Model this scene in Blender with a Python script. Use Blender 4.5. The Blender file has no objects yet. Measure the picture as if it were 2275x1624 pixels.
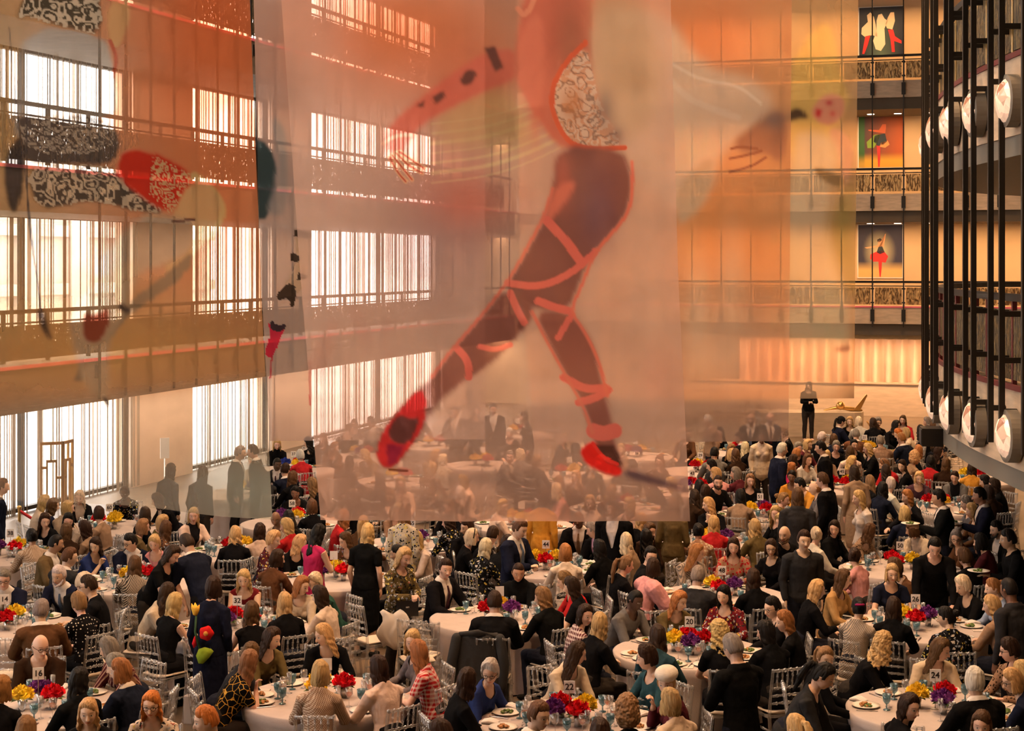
import bpy, bmesh, math, random
import numpy as np
from mathutils import Vector, Matrix, Euler, noise

# ------------------------------------------------------------------ camera, light, exposure
SC = bpy.context.scene
COL = SC.collection
F, CX, HY, H = 3700.0, 1137.5, 580.0, 5.1          # focal length and principal point in pixels of the 2275 px frame, eye height
CA, SA = 0.9541, 0.2994                             # the hall runs 17.4 degrees to the right of the view axis
ROT = -math.atan2(SA, CA)

cam_data = bpy.data.cameras.new('camera')
cam = bpy.data.objects.new('camera', cam_data)
COL.objects.link(cam)
cam.location = (0, 0, H)
cam.rotation_euler = (math.pi / 2, 0, 0)
cam_data.sensor_fit = 'HORIZONTAL'
cam_data.sensor_width = 36
cam_data.lens = 36 * F / 2275
cam_data.shift_y = -(812 - HY) / 2275
cam_data.clip_end = 400
SC.camera = cam

world = bpy.data.worlds.new('sky')
SC.world = world
world.use_nodes = True
wn = world.node_tree.nodes
wn['Background'].inputs[0].default_value = (1.0, 0.95, 0.89, 1)
wn['Background'].inputs[1].default_value = 5.5

SC.view_settings.view_transform = 'Standard'
SC.view_settings.look = 'None'
SC.view_settings.gamma = 1
SC.view_settings.use_curve_mapping = False
SC.view_settings.exposure = 0.5
cy = SC.cycles
cy.max_bounces = 5
cy.diffuse_bounces = 2
cy.glossy_bounces = 1
cy.transmission_bounces = 2
cy.transparent_max_bounces = 12
cy.caustics_reflective = False
cy.caustics_refractive = False
cy.sample_clamp_indirect = 3.0
cy.use_adaptive_sampling = True
cy.adaptive_threshold = 0.12
cy.adaptive_min_samples = 12
cy.use_denoising = True


def hall(u, v, z):
    """hall coordinates (u along the hall, v across it to the right) to world"""
    return Vector((u * SA + v * CA, u * CA - v * SA, z))


def area(name, loc, size, power, col, rot=(0, 0, 0)):
    d = bpy.data.lights.new(name, 'AREA')
    d.shape = 'RECTANGLE'
    d.size, d.size_y = size
    d.energy = power
    d.color = col
    o = bpy.data.objects.new(name, d)
    COL.objects.link(o)
    o.location = loc
    o.rotation_euler = rot
    return o


WARM = (1.0, 0.56, 0.26)


def spot(loc, power, deg, rad, col=WARM):
    d = bpy.data.lights.new('ceiling_spot', 'SPOT')
    d.energy, d.color, d.spot_size, d.spot_blend, d.shadow_soft_size = power, col, math.radians(deg), .7, rad
    o = bpy.data.objects.new('ceiling_spot', d)
    COL.objects.link(o)
    o.location = loc
    return o


for u in (9, 18, 27, 36, 45):
    spot(hall(u, -10.5, 14.8), 1750, 96, .35)
    spot(hall(u + 3, -2.5, 14.8), 3100, 96, .35)
area('hall_ceiling_fill', hall(26, -8, 14.8), (10, 30), 1900, (1.0, 0.78, 0.60), (0, 0, ROT))  # broad unseen fill panel, added to lift banners and walls
for zc in (6.3, 9.9, 13.6):
    area('balcony_ceiling_light', hall(55.6, -1.5, zc), (21, 0.5), 430, (1.0, 0.55, 0.24), (0, 0, ROT))
area('gallery_wall_light', hall(54.9, -1.0, 2.66), (20, 0.5), 600, (1.0, 0.56, 0.28), (0, 0, ROT))
for zc, pw in ((2.42, 380), (5.93, 120), (9.28, 120)):
    area('balcony_soffit_fill', hall(40, -18.3, zc), (.4, 34), pw, (1.0, 0.72, 0.50), (0, 0, ROT))  # added warm fill strips that brighten the piers and left crowd
for z0, z1 in ((0.05, 2.55), (3.35, 6.05), (6.85, 9.4), (10.2, 13.2)):       # daylight enters through these window bands
    po = area('window_portal', hall(38, -19.75, (z0 + z1) / 2), (38, z1 - z0), 0, (1, 1, 1), (math.pi / 2, 0, ROT - math.pi / 2))
    po.data.cycles.is_portal = True

# ------------------------------------------------------------------ small helpers


def PX(px, py, z):
    """world point at height z that the pixel shows"""
    s = (py - HY) / (H - z)
    return Vector(((px - CX) / s, F / s, z))


def at_v(px, v):
    """(u, depth) where the pixel column meets the plane v"""
    dx = (px - CX) / F
    t = v / (dx * CA - SA)
    return dx * t * SA + t * CA, t


def at_u(px, u):
    """(v, depth) where the pixel column meets the plane u"""
    dx = (px - CX) / F
    t = u / (dx * SA + CA)
    return dx * t * CA - t * SA, t


def zat(py, depth):
    return H - (py - HY) * depth / F


def tag(o, label=None, cat=None, group=None, kind=None):
    if label: o['label'] = label
    if cat: o['category'] = cat
    if group: o['group'] = group
    if kind: o['kind'] = kind
    return o


def link(name, data, mat=None, parent=None):
    o = bpy.data.objects.new(name, data)
    COL.objects.link(o)
    if parent is not None: o.parent = parent
    if mat is not None and data is not None and len(data.materials) == 0: data.materials.append(mat)
    return o


def empty(name, loc=(0, 0, 0), rz=0):
    o = bpy.data.objects.new(name, None)
    COL.objects.link(o)
    o.location = loc
    o.rotation_euler = (0, 0, rz)
    o.empty_display_size = 0.1
    return o


def dup(o, parent=None, **kw):
    c = o.copy()
    COL.objects.link(c)
    if parent is not None:
        c.parent = parent
    return c


class MB:
    """collects shapes and builds them as one mesh"""

    def __init__(self):
        self.v, self.f = [], []

    def add(self, vs, fs):
        n = len(self.v)
        self.v.extend([tuple(p) for p in vs])
        self.f.extend([tuple(i + n for i in f) for f in fs])
        return self

    def box(self, x0, x1, y0, y1, z0, z1):
        vs = [(x, y, z) for z in (z0, z1) for y in (y0, y1) for x in (x0, x1)]
        return self.add(vs, [(0, 2, 3, 1), (4, 5, 7, 6), (0, 1, 5, 4), (2, 6, 7, 3), (0, 4, 6, 2), (1, 3, 7, 5)])

    def tube(self, pts, rad, seg=10, hint=(1, 0, 0), caps=True):
        pts = [Vector(p) for p in pts]
        rad = [r if isinstance(r, (tuple, list)) else (r, r) for r in (rad if isinstance(rad, (list, tuple)) and len(rad) == len(pts) else [rad] * len(pts))]
        hint = Vector(hint)
        if caps:
            d0 = (pts[0] - pts[1]).normalized()
            d1 = (pts[-1] - pts[-2]).normalized()
            a, b = min(rad[0]), min(rad[-1])
            sc = lambda r, k: (r[0] * k, r[1] * k)
            P = [pts[0] + d0 * a * .98, pts[0] + d0 * a * .8, pts[0] + d0 * a * .45] + pts + [pts[-1] + d1 * b * .45, pts[-1] + d1 * b * .8, pts[-1] + d1 * b * .98]
            R = [sc(rad[0], .15), sc(rad[0], .6), sc(rad[0], .89)] + rad + [sc(rad[-1], .89), sc(rad[-1], .6), sc(rad[-1], .15)]
            pts, rad = P, R
        n = len(pts)
        vs, fs = [], []
        for i, p in enumerate(pts):
            t = (pts[min(i + 1, n - 1)] - pts[max(i - 1, 0)])
            t = t.normalized() if t.length > 1e-9 else Vector((0, 0, 1))
            s = hint - t * hint.dot(t)
            if s.length < 1e-3:
                s = Vector((0, 1, 0)) - t * t.y
            s.normalize()
            w = t.cross(s)
            for k in range(seg):
                a = 2 * math.pi * k / seg
                vs.append(p + s * (math.cos(a) * rad[i][0]) + w * (math.sin(a) * rad[i][1]))
        for i in range(n - 1):
            for k in range(seg):
                a, b = i * seg + k, i * seg + (k + 1) % seg
                fs.append((a, b, b + seg, a + seg))
        fs.append(tuple(range(seg - 1, -1, -1)))
        fs.append(tuple(range((n - 1) * seg, n * seg)))
        return self.add(vs, fs)

    def lathe(self, prof, seg=20, c=(0, 0, 0), close=True):
        vs, fs = [], []
        n = len(prof)
        for r, z in prof:
            for k in range(seg):
                a = 2 * math.pi * k / seg
                vs.append((c[0] + r * math.cos(a), c[1] + r * math.sin(a), c[2] + z))
        for i in range(n - 1):
            for k in range(seg):
                a, b = i * seg + k, i * seg + (k + 1) % seg
                fs.append((a, b, b + seg, a + seg))
        if close:
            fs.append(tuple(range(seg - 1, -1, -1)))
            fs.append(tuple(range((n - 1) * seg, n * seg)))
        return self.add(vs, fs)

    def ball(self, c, r, seg=14, rings=10):
        r = r if isinstance(r, (tuple, list)) else (r, r, r)
        vs, fs = [(c[0], c[1], c[2] - r[2])], []
        for i in range(1, rings):
            t = math.pi * i / rings - math.pi / 2
            for k in range(seg):
                a = 2 * math.pi * k / seg
                vs.append((c[0] + r[0] * math.cos(t) * math.cos(a), c[1] + r[1] * math.cos(t) * math.sin(a), c[2] + r[2] * math.sin(t)))
        vs.append((c[0], c[1], c[2] + r[2]))
        for k in range(seg):
            fs.append((0, 1 + (k + 1) % seg, 1 + k))
            fs.append((len(vs) - 1, len(vs) - 1 - seg + k, len(vs) - 1 - seg + (k + 1) % seg))
        for i in range(rings - 2):
            for k in range(seg):
                a, b = 1 + i * seg + k, 1 + i * seg + (k + 1) % seg
                fs.append((a, b, b + seg, a + seg))
        return self.add(vs, fs)

    def prism(self, poly, y0, y1, axis='y'):
        """a closed outline given in x, z and thickened along y"""
        n = len(poly)
        vs = [(x, y0, z) for x, z in poly] + [(x, y1, z) for x, z in poly]
        fs = [tuple(range(n)), tuple(range(2 * n - 1, n - 1, -1))]
        fs += [(i, i + n, (i + 1) % n + n, (i + 1) % n) for i in range(n)]
        return self.add(vs, fs)

    def mesh(self, name, smooth=False):
        me = bpy.data.meshes.new(name)
        me.from_pydata(self.v, [], self.f)
        me.update()
        if smooth:
            me.polygons.foreach_set('use_smooth', [True] * len(me.polygons))
        return me

    def build(self, name, mat, parent=None, smooth=False):
        return link(name, self.mesh(name, smooth), mat, parent)


# ------------------------------------------------------------------ materials


def nmat(name):
    m = bpy.data.materials.new(name)
    m.use_nodes = True
    nt = m.node_tree
    b = nt.nodes['Principled BSDF']
    return m, nt, b


def L(nt, a, b):
    nt.links.new(a, b)


def node(nt, t, **kw):
    n = nt.nodes.new(t)
    for k, v in kw.items():
        if k in n.inputs.keys() if hasattr(n.inputs, 'keys') else False:
            n.inputs[k].default_value = v
        else:
            setattr(n, k, v)
    return n


def simple(name, col, rough=.6, metal=0.0, bump=None, vary=None, coords='Object', spec=None):
    m, nt, b = nmat(name)
    b.inputs['Base Color'].default_value = (*col, 1)
    b.inputs['Roughness'].default_value = rough
    b.inputs['Metallic'].default_value = metal
    if spec is not None: b.inputs['Specular IOR Level'].default_value = spec
    tc = node(nt, 'ShaderNodeTexCoord')
    if vary:
        scale, amt = vary[0], vary[1]
        mp = node(nt, 'ShaderNodeMapping')
        if len(vary) > 2: mp.inputs['Scale'].default_value = vary[2]
        L(nt, tc.outputs[coords], mp.inputs[0])
        n = node(nt, 'ShaderNodeTexNoise', Scale=scale, Detail=4.0)
        L(nt, mp.outputs[0], n.inputs['Vector'])
        r = node(nt, 'ShaderNodeMapRange')
        r.inputs[1].default_value, r.inputs[2].default_value = .3, .7
        r.inputs[3].default_value, r.inputs[4].default_value = 1 - amt, 1 + amt
        L(nt, n.outputs[0], r.inputs[0])
        mx = node(nt, 'ShaderNodeVectorMath', operation='SCALE')
        mx.inputs[0].default_value = col
        L(nt, r.outputs[0], mx.inputs['Scale'])
        L(nt, mx.outputs[0], b.inputs['Base Color'])
    if bump:
        n = node(nt, 'ShaderNodeTexNoise', Scale=bump[0], Detail=3.0)
        L(nt, tc.outputs[coords], n.inputs['Vector'])
        bp = node(nt, 'ShaderNodeBump', Strength=bump[1], Distance=.02)
        L(nt, n.outputs[0], bp.inputs['Height'])
        L(nt, bp.outputs[0], b.inputs['Normal'])
    return m


M = {}
M['travertine_backlit'] = simple('travertine_backlit', (.15, .11, .075), .6, vary=(3, .16, (1, 1, 5)))  # travertine darkened as if backlit, the shade is in its base colour
M['travertine'] = simple('travertine', (.56, .43, .30), .55, vary=(3, .16, (1, 1, 5)))
M['travertine_wall'] = simple('travertine_wall', (.60, .46, .32), .6, vary=(2, .12, (1, 1, 5)))
M['plaster'] = simple('plaster', (.62, .46, .28), .8, vary=(.7, .06))
M['pier'] = simple('pier', (.80, .62, .48), .7, vary=(1.2, .06, (1, 1, 3)))
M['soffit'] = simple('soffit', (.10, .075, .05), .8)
M['ceiling'] = simple('ceiling', (.22, .15, .09), .8)
M['floor'] = simple('floor', (.17, .12, .08), .45, vary=(1.3, .15))
M['plaza'] = simple('plaza', (.7, .68, .66), .8, vary=(.3, .1))
M['facade'] = simple('facade', (.55, .53, .52), .8, vary=(.2, .1))
M['bronze'] = simple('bronze', (.022, .018, .014), .5, .5)
M['red_strip'] = simple('red_strip', (.13, .016, .014), .6)
M['pink_strip'] = simple('pink_strip', (.85, .16, .24), .6)
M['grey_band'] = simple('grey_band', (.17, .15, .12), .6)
M['white'] = simple('white', (.80, .79, .77), .6)
M['ink'] = simple('ink', (.012, .012, .014), .6)
M['chrome'] = simple('chrome', (.75, .74, .72), .2, 1.0)
M['silver_cup'] = simple('silver_cup', (.62, .60, .58), .3, .8)
M['gold'] = simple('gold', (.80, .48, .16), .28, .9)
M['porcelain'] = simple('porcelain', (.80, .76, .70), .3)
M['linen'] = simple('linen', (.46, .39, .365), .8, vary=(6, .05), bump=(60, .1))
M['napkin'] = simple('napkin', (.72, .68, .66), .8)
M['cushion'] = simple('cushion', (.62, .52, .42), .8)
M['menu'] = simple('menu', (.58, .50, .44), .7)
M['rope'] = simple('rope', (.55, .02, .03), .7)
M['brass'] = simple('brass', (.72, .50, .18), .3, .9)
M['black_cloth'] = simple('black_cloth', (.012, .012, .013), .8, vary=(5, .3), bump=(9, .5))
M['drape'] = simple('drape', (.78, .56, .42), .85, vary=(2, .05))
M['leaf'] = simple('leaf', (.10, .20, .04), .6)
M['stem_metal'] = simple('stem_metal', (.5, .46, .4), .35, .8)
M['kraft'] = simple('kraft', (.62, .56, .52), .7)
M['blue_bag'] = simple('blue_bag', (.42, .50, .60), .7)
M['leather'] = simple('leather', (.02, .018, .018), .4)


def hammered(name, c1, c2, scale, metal=.55):
    m, nt, b = nmat(name)
    tc = node(nt, 'ShaderNodeTexCoord')
    mp = node(nt, 'ShaderNodeMapping')
    mp.inputs['Rotation'].default_value = (0, .6, 0)
    mp.inputs['Scale'].default_value = (1, 1, .35)
    L(nt, tc.outputs['Object'], mp.inputs[0])
    n = node(nt, 'ShaderNodeTexNoise', Scale=scale, Detail=3.0, Distortion=1.2)
    L(nt, mp.outputs[0], n.inputs['Vector'])
    cr = node(nt, 'ShaderNodeValToRGB')
    cr.color_ramp.elements[0].position, cr.color_ramp.elements[0].color = .40, (*c1, 1)
    cr.color_ramp.elements[1].position, cr.color_ramp.elements[1].color = .62, (*c2, 1)
    L(nt, n.outputs[0], cr.inputs[0])
    L(nt, cr.outputs[0], b.inputs['Base Color'])
    bp = node(nt, 'ShaderNodeBump', Strength=1.0, Distance=.05)
    L(nt, n.outputs[0], bp.inputs['Height'])
    L(nt, bp.outputs[0], b.inputs['Normal'])
    b.inputs['Metallic'].default_value = metal
    b.inputs['Roughness'].default_value = .38
    return m




def pierced():
    m = hammered('pierced_bronze', (.03, .024, .014), (.22, .15, .07), 16)
    nt = m.node_tree
    b = nt.nodes['Principled BSDF']
    n = node(nt, 'ShaderNodeTexNoise', Scale=26.0, Detail=2.0)
    mp = [x for x in nt.nodes if x.type == 'MAPPING'][0]
    L(nt, mp.outputs[0], n.inputs['Vector'])
    f = mth(nt, 'LESS_THAN', n.outputs[0], .60)
    L(nt, f, b.inputs['Alpha'])
    return m


M['gilt_panel'] = hammered('gilt_panel', (.16, .085, .03), (.80, .50, .20), 13)
M['bronze_panel'] = hammered('bronze_panel', (.016, .011, .005), (.24, .16, .055), 20, .25)


def emit(name, col, s):
    m, nt, b = nmat(name)
    b.inputs['Base Color'].default_value = (*col, 1)
    b.inputs['Emission Color'].default_value = (*col, 1)
    b.inputs['Emission Strength'].default_value = s
    return m


M['downlight'] = emit('downlight', (1.0, .80, .58), 6)


def jewel():
    m, nt, b = nmat('jewel_lens')
    tc = node(nt, 'ShaderNodeTexCoord')
    v = node(nt, 'ShaderNodeTexVoronoi', Scale=7.0)
    L(nt, tc.outputs['Object'], v.inputs['Vector'])
    cr = node(nt, 'ShaderNodeValToRGB')
    e = cr.color_ramp.elements
    e[0].position, e[0].color = .1, (.30, .13, .075, 1)
    e[1].position, e[1].color = .95, (1, .74, .52, 1)
    L(nt, v.outputs['Color'], cr.inputs[0])
    L(nt, cr.outputs[0], b.inputs['Base Color'])
    L(nt, cr.outputs[0], b.inputs['Emission Color'])
    b.inputs['Emission Strength'].default_value = .62
    b.inputs['Roughness'].default_value = .08
    return m


M['jewel'] = jewel()


def clear(name, tint, gloss, diff=0.0, rough=.06, dcol=(.9, .9, .9)):
    """thin clear plastic or glass: mostly lets light through, shines at grazing angles"""
    m = bpy.data.materials.new(name)
    m.use_nodes = True
    nt = m.node_tree
    nt.nodes.remove(nt.nodes['Principled BSDF'])
    out = nt.nodes['Material Output']
    tr = node(nt, 'ShaderNodeBsdfTransparent')
    tr.inputs[0].default_value = (*tint, 1)
    gl = node(nt, 'ShaderNodeBsdfGlossy')
    gl.inputs['Color'].default_value = (1, 1, 1, 1)
    gl.inputs['Roughness'].default_value = rough
    lw = node(nt, 'ShaderNodeLayerWeight', Blend=.35)
    mr = node(nt, 'ShaderNodeMapRange')
    mr.inputs[3].default_value, mr.inputs[4].default_value = gloss[0], gloss[1]
    L(nt, lw.outputs['Facing'], mr.inputs[0])
    mx = node(nt, 'ShaderNodeMixShader')
    L(nt, mr.outputs[0], mx.inputs[0])
    L(nt, tr.outputs[0], mx.inputs[1])
    L(nt, gl.outputs[0], mx.inputs[2])
    last = mx
    if diff:
        df = node(nt, 'ShaderNodeBsdfDiffuse')
        df.inputs[0].default_value = (*dcol, 1)
        m2 = node(nt, 'ShaderNodeMixShader')
        m2.inputs[0].default_value = diff
        L(nt, mx.outputs[0], m2.inputs[1])
        L(nt, df.outputs[0], m2.inputs[2])
        last = m2
    L(nt, last.outputs[0], out.inputs[0])
    return m


M['acrylic'] = clear('acrylic', (.90, .90, .90), (.06, .75), .10)
M['window_glass'] = clear('window_glass', (.97, .97, .97), (.03, .3))
M['clear_glass'] = clear('clear_glass', (.93, .93, .93), (.05, .7), .03)
M['blue_glass'] = clear('blue_glass', (.42, .62, .70), (.06, .6), .25, dcol=(.16, .30, .36))
M['rose_wine'] = clear('rose_wine', (.95, .55, .38), (.03, .3), .25, dcol=(.85, .38, .22))
M['bead_chain'] = clear('bead_chain', (.30, .26, .22), (.03, .2), .3, .35, (.86, .76, .64))
M['bead_chain_dense'] = clear('bead_chain_dense', (.08, .066, .055), (.03, .2), .3, .35, (.5, .4, .3))

# cloth, hair and skin take their colour from the object that wears them


def objcol(nt):
    return node(nt, 'ShaderNodeObjectInfo').outputs['Color']


def scaled(nt, col, fac):
    mx = node(nt, 'ShaderNodeVectorMath', operation='SCALE')
    L(nt, col, mx.inputs[0])
    if isinstance(fac, (int, float)): mx.inputs['Scale'].default_value = fac
    else: L(nt, fac, mx.inputs['Scale'])
    return mx.outputs[0]


def mixc(nt, fac, a, b):
    mx = node(nt, 'ShaderNodeMix', data_type='RGBA')
    L(nt, fac, mx.inputs[0])
    for s, i in ((a, 6), (b, 7)):
        if isinstance(s, tuple): mx.inputs[i].default_value = (*s, 1)
        else: L(nt, s, mx.inputs[i])
    return mx.outputs[2]


def mth(nt, op, a, b=None, c=None):
    n = node(nt, 'ShaderNodeMath', operation=op)
    for i, s in enumerate((a, b, c)):
        if s is None: continue
        if isinstance(s, (int, float)): n.inputs[i].default_value = s
        else: L(nt, s, n.inputs[i])
    return n.outputs[0]


def cloth(kind):
    m, nt, b = nmat('cloth_' + kind)
    oc = objcol(nt)
    tc = node(nt, 'ShaderNodeTexCoord').outputs['Object']
    col = oc
    sep = node(nt, 'ShaderNodeSeparateXYZ')
    L(nt, tc, sep.inputs[0])
    x, y, z = sep.outputs
    if kind == 'tweed':
        a = mth(nt, 'SINE', mth(nt, 'MULTIPLY', mth(nt, 'ADD', x, y), 260))
        c = mth(nt, 'SINE', mth(nt, 'MULTIPLY', z, 260))
        f = mth(nt, 'GREATER_THAN', mth(nt, 'MULTIPLY', a, c), 0.05)
        col = mixc(nt, f, oc, (.55, .44, .34))
    elif kind == 'polka':
        v = node(nt, 'ShaderNodeTexVoronoi', Scale=28.0, Randomness=.35)
        L(nt, tc, v.inputs['Vector'])
        col = mixc(nt, mth(nt, 'LESS_THAN', v.outputs['Distance'], .23), oc, (.7, .66, .6))
    elif kind == 'floral':
        nd = node(nt, 'ShaderNodeTexNoise', Scale=22.0)
        L(nt, tc, nd.inputs['Vector'])
        vm = node(nt, 'ShaderNodeVectorMath', operation='MULTIPLY_ADD')
        L(nt, nd.outputs['Color'], vm.inputs[0])
        vm.inputs[1].default_value = (.07, .07, .07)
        L(nt, tc, vm.inputs[2])
        v = node(nt, 'ShaderNodeTexVoronoi', Scale=30.0)
        L(nt, vm.outputs[0], v.inputs['Vector'])
        cr = node(nt, 'ShaderNodeValToRGB')
        cr.color_ramp.interpolation = 'CONSTANT'
        e = cr.color_ramp.elements
        e[0].position, e[0].color = 0, (.02, .02, .025, 1)
        e[1].position, e[1].color = .45, (.30, .34, .42, 1)
        for p, q in ((.6, (.62, .50, .12, 1)), (.75, (.55, .50, .46, 1)), (.88, (.30, .10, .08, 1))):
            k = e.new(p); k.color = q
        L(nt, v.outputs['Color'], cr.inputs[0])
        f = mth(nt, 'LESS_THAN', v.outputs['Distance'], .42)
        col = mixc(nt, f, oc, cr.outputs[0])
    elif kind == 'plaid':
        a = mth(nt, 'GREATER_THAN', mth(nt, 'SINE', mth(nt, 'MULTIPLY', mth(nt, 'ADD', x, y), 150)), .2)
        c = mth(nt, 'GREATER_THAN', mth(nt, 'SINE', mth(nt, 'MULTIPLY', z, 150)), .2)
        f = mth(nt, 'MULTIPLY', mth(nt, 'ADD', a, c), .45)
        col = mixc(nt, f, oc, (.72, .60, .55))
    elif kind == 'leopard':
        v = node(nt, 'ShaderNodeTexVoronoi', Scale=40.0)
        L(nt, tc, v.inputs['Vector'])
        col = mixc(nt, mth(nt, 'LESS_THAN', v.outputs['Distance'], .36), oc, (.03, .02, .012))
    elif kind == 'stripe':
        f = mth(nt, 'GREATER_THAN', mth(nt, 'SINE', mth(nt, 'MULTIPLY', mth(nt, 'ADD', x, mth(nt, 'MULTIPLY', z, .4)), 170)), .35)
        col = mixc(nt, f, oc, (.40, .25, .18))
    elif kind == 'lace':
        v = node(nt, 'ShaderNodeTexVoronoi', Scale=26.0)
        L(nt, tc, v.inputs['Vector'])
        col = mixc(nt, mth(nt, 'GREATER_THAN', v.outputs['Distance'], .42), oc, (.42, .24, .15))
    elif kind == 'gilt':
        v = node(nt, 'ShaderNodeTexVoronoi', Scale=14.0, feature='DISTANCE_TO_EDGE')
        L(nt, tc, v.inputs['Vector'])
        col = mixc(nt, mth(nt, 'LESS_THAN', v.outputs[0], .035), oc, (.65, .36, .06))
    n = node(nt, 'ShaderNodeTexNoise', Scale=14.0, Detail=3.0)
    L(nt, tc, n.inputs['Vector'])
    col = scaled(nt, col, mth(nt, 'MULTIPLY_ADD', n.outputs[0], .5, .75))
    L(nt, col, b.inputs['Base Color'])
    b.inputs['Roughness'].default_value = .85
    b.inputs['Specular IOR Level'].default_value = .04
    n2 = node(nt, 'ShaderNodeTexNoise', Scale=22.0, Detail=2.0)
    L(nt, tc, n2.inputs['Vector'])
    bp = node(nt, 'ShaderNodeBump', Strength=.5, Distance=.012)
    L(nt, n2.outputs[0], bp.inputs['Height'])
    L(nt, bp.outputs[0], b.inputs['Normal'])
    return m


M['pierced_bronze'] = pierced()
CLOTH = {k: cloth(k) for k in ('plain', 'tweed', 'polka', 'floral', 'plaid', 'leopard', 'stripe', 'lace', 'gilt')}


def hair_mat():
    m, nt, b = nmat('hair')
    oc = objcol(nt)
    tc = node(nt, 'ShaderNodeTexCoord').outputs['Object']
    mp = node(nt, 'ShaderNodeMapping')
    mp.inputs['Scale'].default_value = (1, 1, .10)
    L(nt, tc, mp.inputs[0])
    n = node(nt, 'ShaderNodeTexNoise', Scale=95.0, Detail=3.0)
    L(nt, mp.outputs[0], n.inputs['Vector'])
    n2 = node(nt, 'ShaderNodeTexNoise', Scale=25.0, Detail=1.0)
    L(nt, mp.outputs[0], n2.inputs['Vector'])
    f = mth(nt, 'MULTIPLY_ADD', n.outputs[0], 1.3, mth(nt, 'MULTIPLY_ADD', n2.outputs[0], 1.0, -.15))
    L(nt, scaled(nt, oc, f), b.inputs['Base Color'])
    b.inputs['Roughness'].default_value = .5
    b.inputs['Specular IOR Level'].default_value = .16
    bp = node(nt, 'ShaderNodeBump', Strength=.6, Distance=.006)
    L(nt, n.outputs[0], bp.inputs['Height'])
    L(nt, bp.outputs[0], b.inputs['Normal'])
    return m


M['hair'] = hair_mat()


def skin_mat():
    """skin with eyes, brows and lips placed in head coordinates (attribute hc)"""
    m, nt, b = nmat('skin')
    oc = objcol(nt)
    at = node(nt, 'ShaderNodeAttribute', attribute_name='hc')
    sep = node(nt, 'ShaderNodeSeparateXYZ')
    L(nt, at.outputs['Vector'], sep.inputs[0])
    x, y, z = sep.outputs
    ax = mth(nt, 'ABSOLUTE', x)
    front = mth(nt, 'GREATER_THAN', y, .045)

    def ell(cx, cz, rx, rz, xx=None):                      # reads x and z as they stand when it is called
        a = mth(nt, 'DIVIDE', mth(nt, 'SUBTRACT', xx or ax, cx), rx)
        c = mth(nt, 'DIVIDE', mth(nt, 'SUBTRACT', z, cz), rz)
        d = mth(nt, 'ADD', mth(nt, 'MULTIPLY', a, a), mth(nt, 'MULTIPLY', c, c))
        return mth(nt, 'MULTIPLY', mth(nt, 'LESS_THAN', d, 1.0), front)
    col = mixc(nt, ell(.033, .012, .020, .0115), oc, scaled(nt, oc, .8))  # eye socket shade painted into the skin colour
    col = mixc(nt, ell(.033, .011, .0135, .0062), col, (.62, .58, .54))
    col = mixc(nt, ell(.033, .012, .0062, .0064), col, (.03, .018, .012))
    zb = mth(nt, 'ADD', z, mth(nt, 'MULTIPLY', mth(nt, 'SUBTRACT', ax, .034), .22))
    zz, z = z, zb
    col = mixc(nt, ell(.034, .0370, .019, .0034), col, scaled(nt, oc, .42))
    z = zz
    lip = node(nt, 'ShaderNodeVectorMath', operation='MULTIPLY')
    L(nt, oc, lip.inputs[0])
    lip.inputs[1].default_value = (.85, .45, .42)
    col = mixc(nt, ell(0, -.057, .025, .0095), col, lip.outputs[0])
    col = mixc(nt, ell(.012, -.034, .005, .004), col, scaled(nt, oc, .35))
    L(nt, col, b.inputs['Base Color'])
    b.inputs['Roughness'].default_value = .5
    b.inputs['Subsurface Weight'].default_value = 0.0
    return m


M['skin'] = skin_mat()
M['own_colour'] = cloth('plain')
M['own_colour'].name = 'own_colour'


def banner_mat():
    m = bpy.data.materials.new('printed_voile')
    m.use_nodes = True
    nt = m.node_tree
    nt.nodes.remove(nt.nodes['Principled BSDF'])
    out = nt.nodes['Material Output']
    at = node(nt, 'ShaderNodeAttribute', attribute_name='print')
    ink, dens = at.outputs['Color'], at.outputs['Alpha']
    tr = node(nt, 'ShaderNodeBsdfTransparent')
    half = node(nt, 'ShaderNodeMath', operation='MULTIPLY', use_clamp=True)
    L(nt, dens, half.inputs[0])
    half.inputs[1].default_value = 1.35
    white = node(nt, 'ShaderNodeMix', data_type='RGBA')
    L(nt, half.outputs[0], white.inputs[0])
    white.inputs[6].default_value = (1, .98, .96, 1)
    L(nt, ink, white.inputs[7])
    L(nt, white.outputs[2], tr.inputs[0])
    scat = node(nt, 'ShaderNodeMath', operation='MULTIPLY')
    L(nt, node(nt, 'ShaderNodeAttribute', attribute_name='haze').outputs['Fac'], scat.inputs[0])
    scat.inputs[1].default_value = 1.0
    df = node(nt, 'ShaderNodeBsdfDiffuse')
    tl = node(nt, 'ShaderNodeBsdfTranslucent')
    L(nt, ink, df.inputs[0])
    L(nt, ink, tl.inputs[0])
    m1 = node(nt, 'ShaderNodeMixShader')
    m1.inputs[0].default_value = .55
    L(nt, df.outputs[0], m1.inputs[1])
    L(nt, tl.outputs[0], m1.inputs[2])
    m2 = node(nt, 'ShaderNodeMixShader')
    L(nt, scat.outputs[0], m2.inputs[0])
    L(nt, tr.outputs[0], m2.inputs[1])
    L(nt, m1.outputs[0], m2.inputs[2])
    L(nt, m2.outputs[0], out.inputs[0])
    return m


M['voile'] = banner_mat()

# ------------------------------------------------------------------ the hall


def struct(mb, name, mat, parent=None, smooth=False):
    o = mb.build(name, mat, parent, smooth)
    if parent is None:
        o.rotation_euler = (0, 0, ROT)
        o['kind'] = 'structure'
    return o


def hempty(name, label, cat, group=None):
    o = empty(name, (0, 0, 0), ROT)
    return tag(o, label, cat, group)


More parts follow.
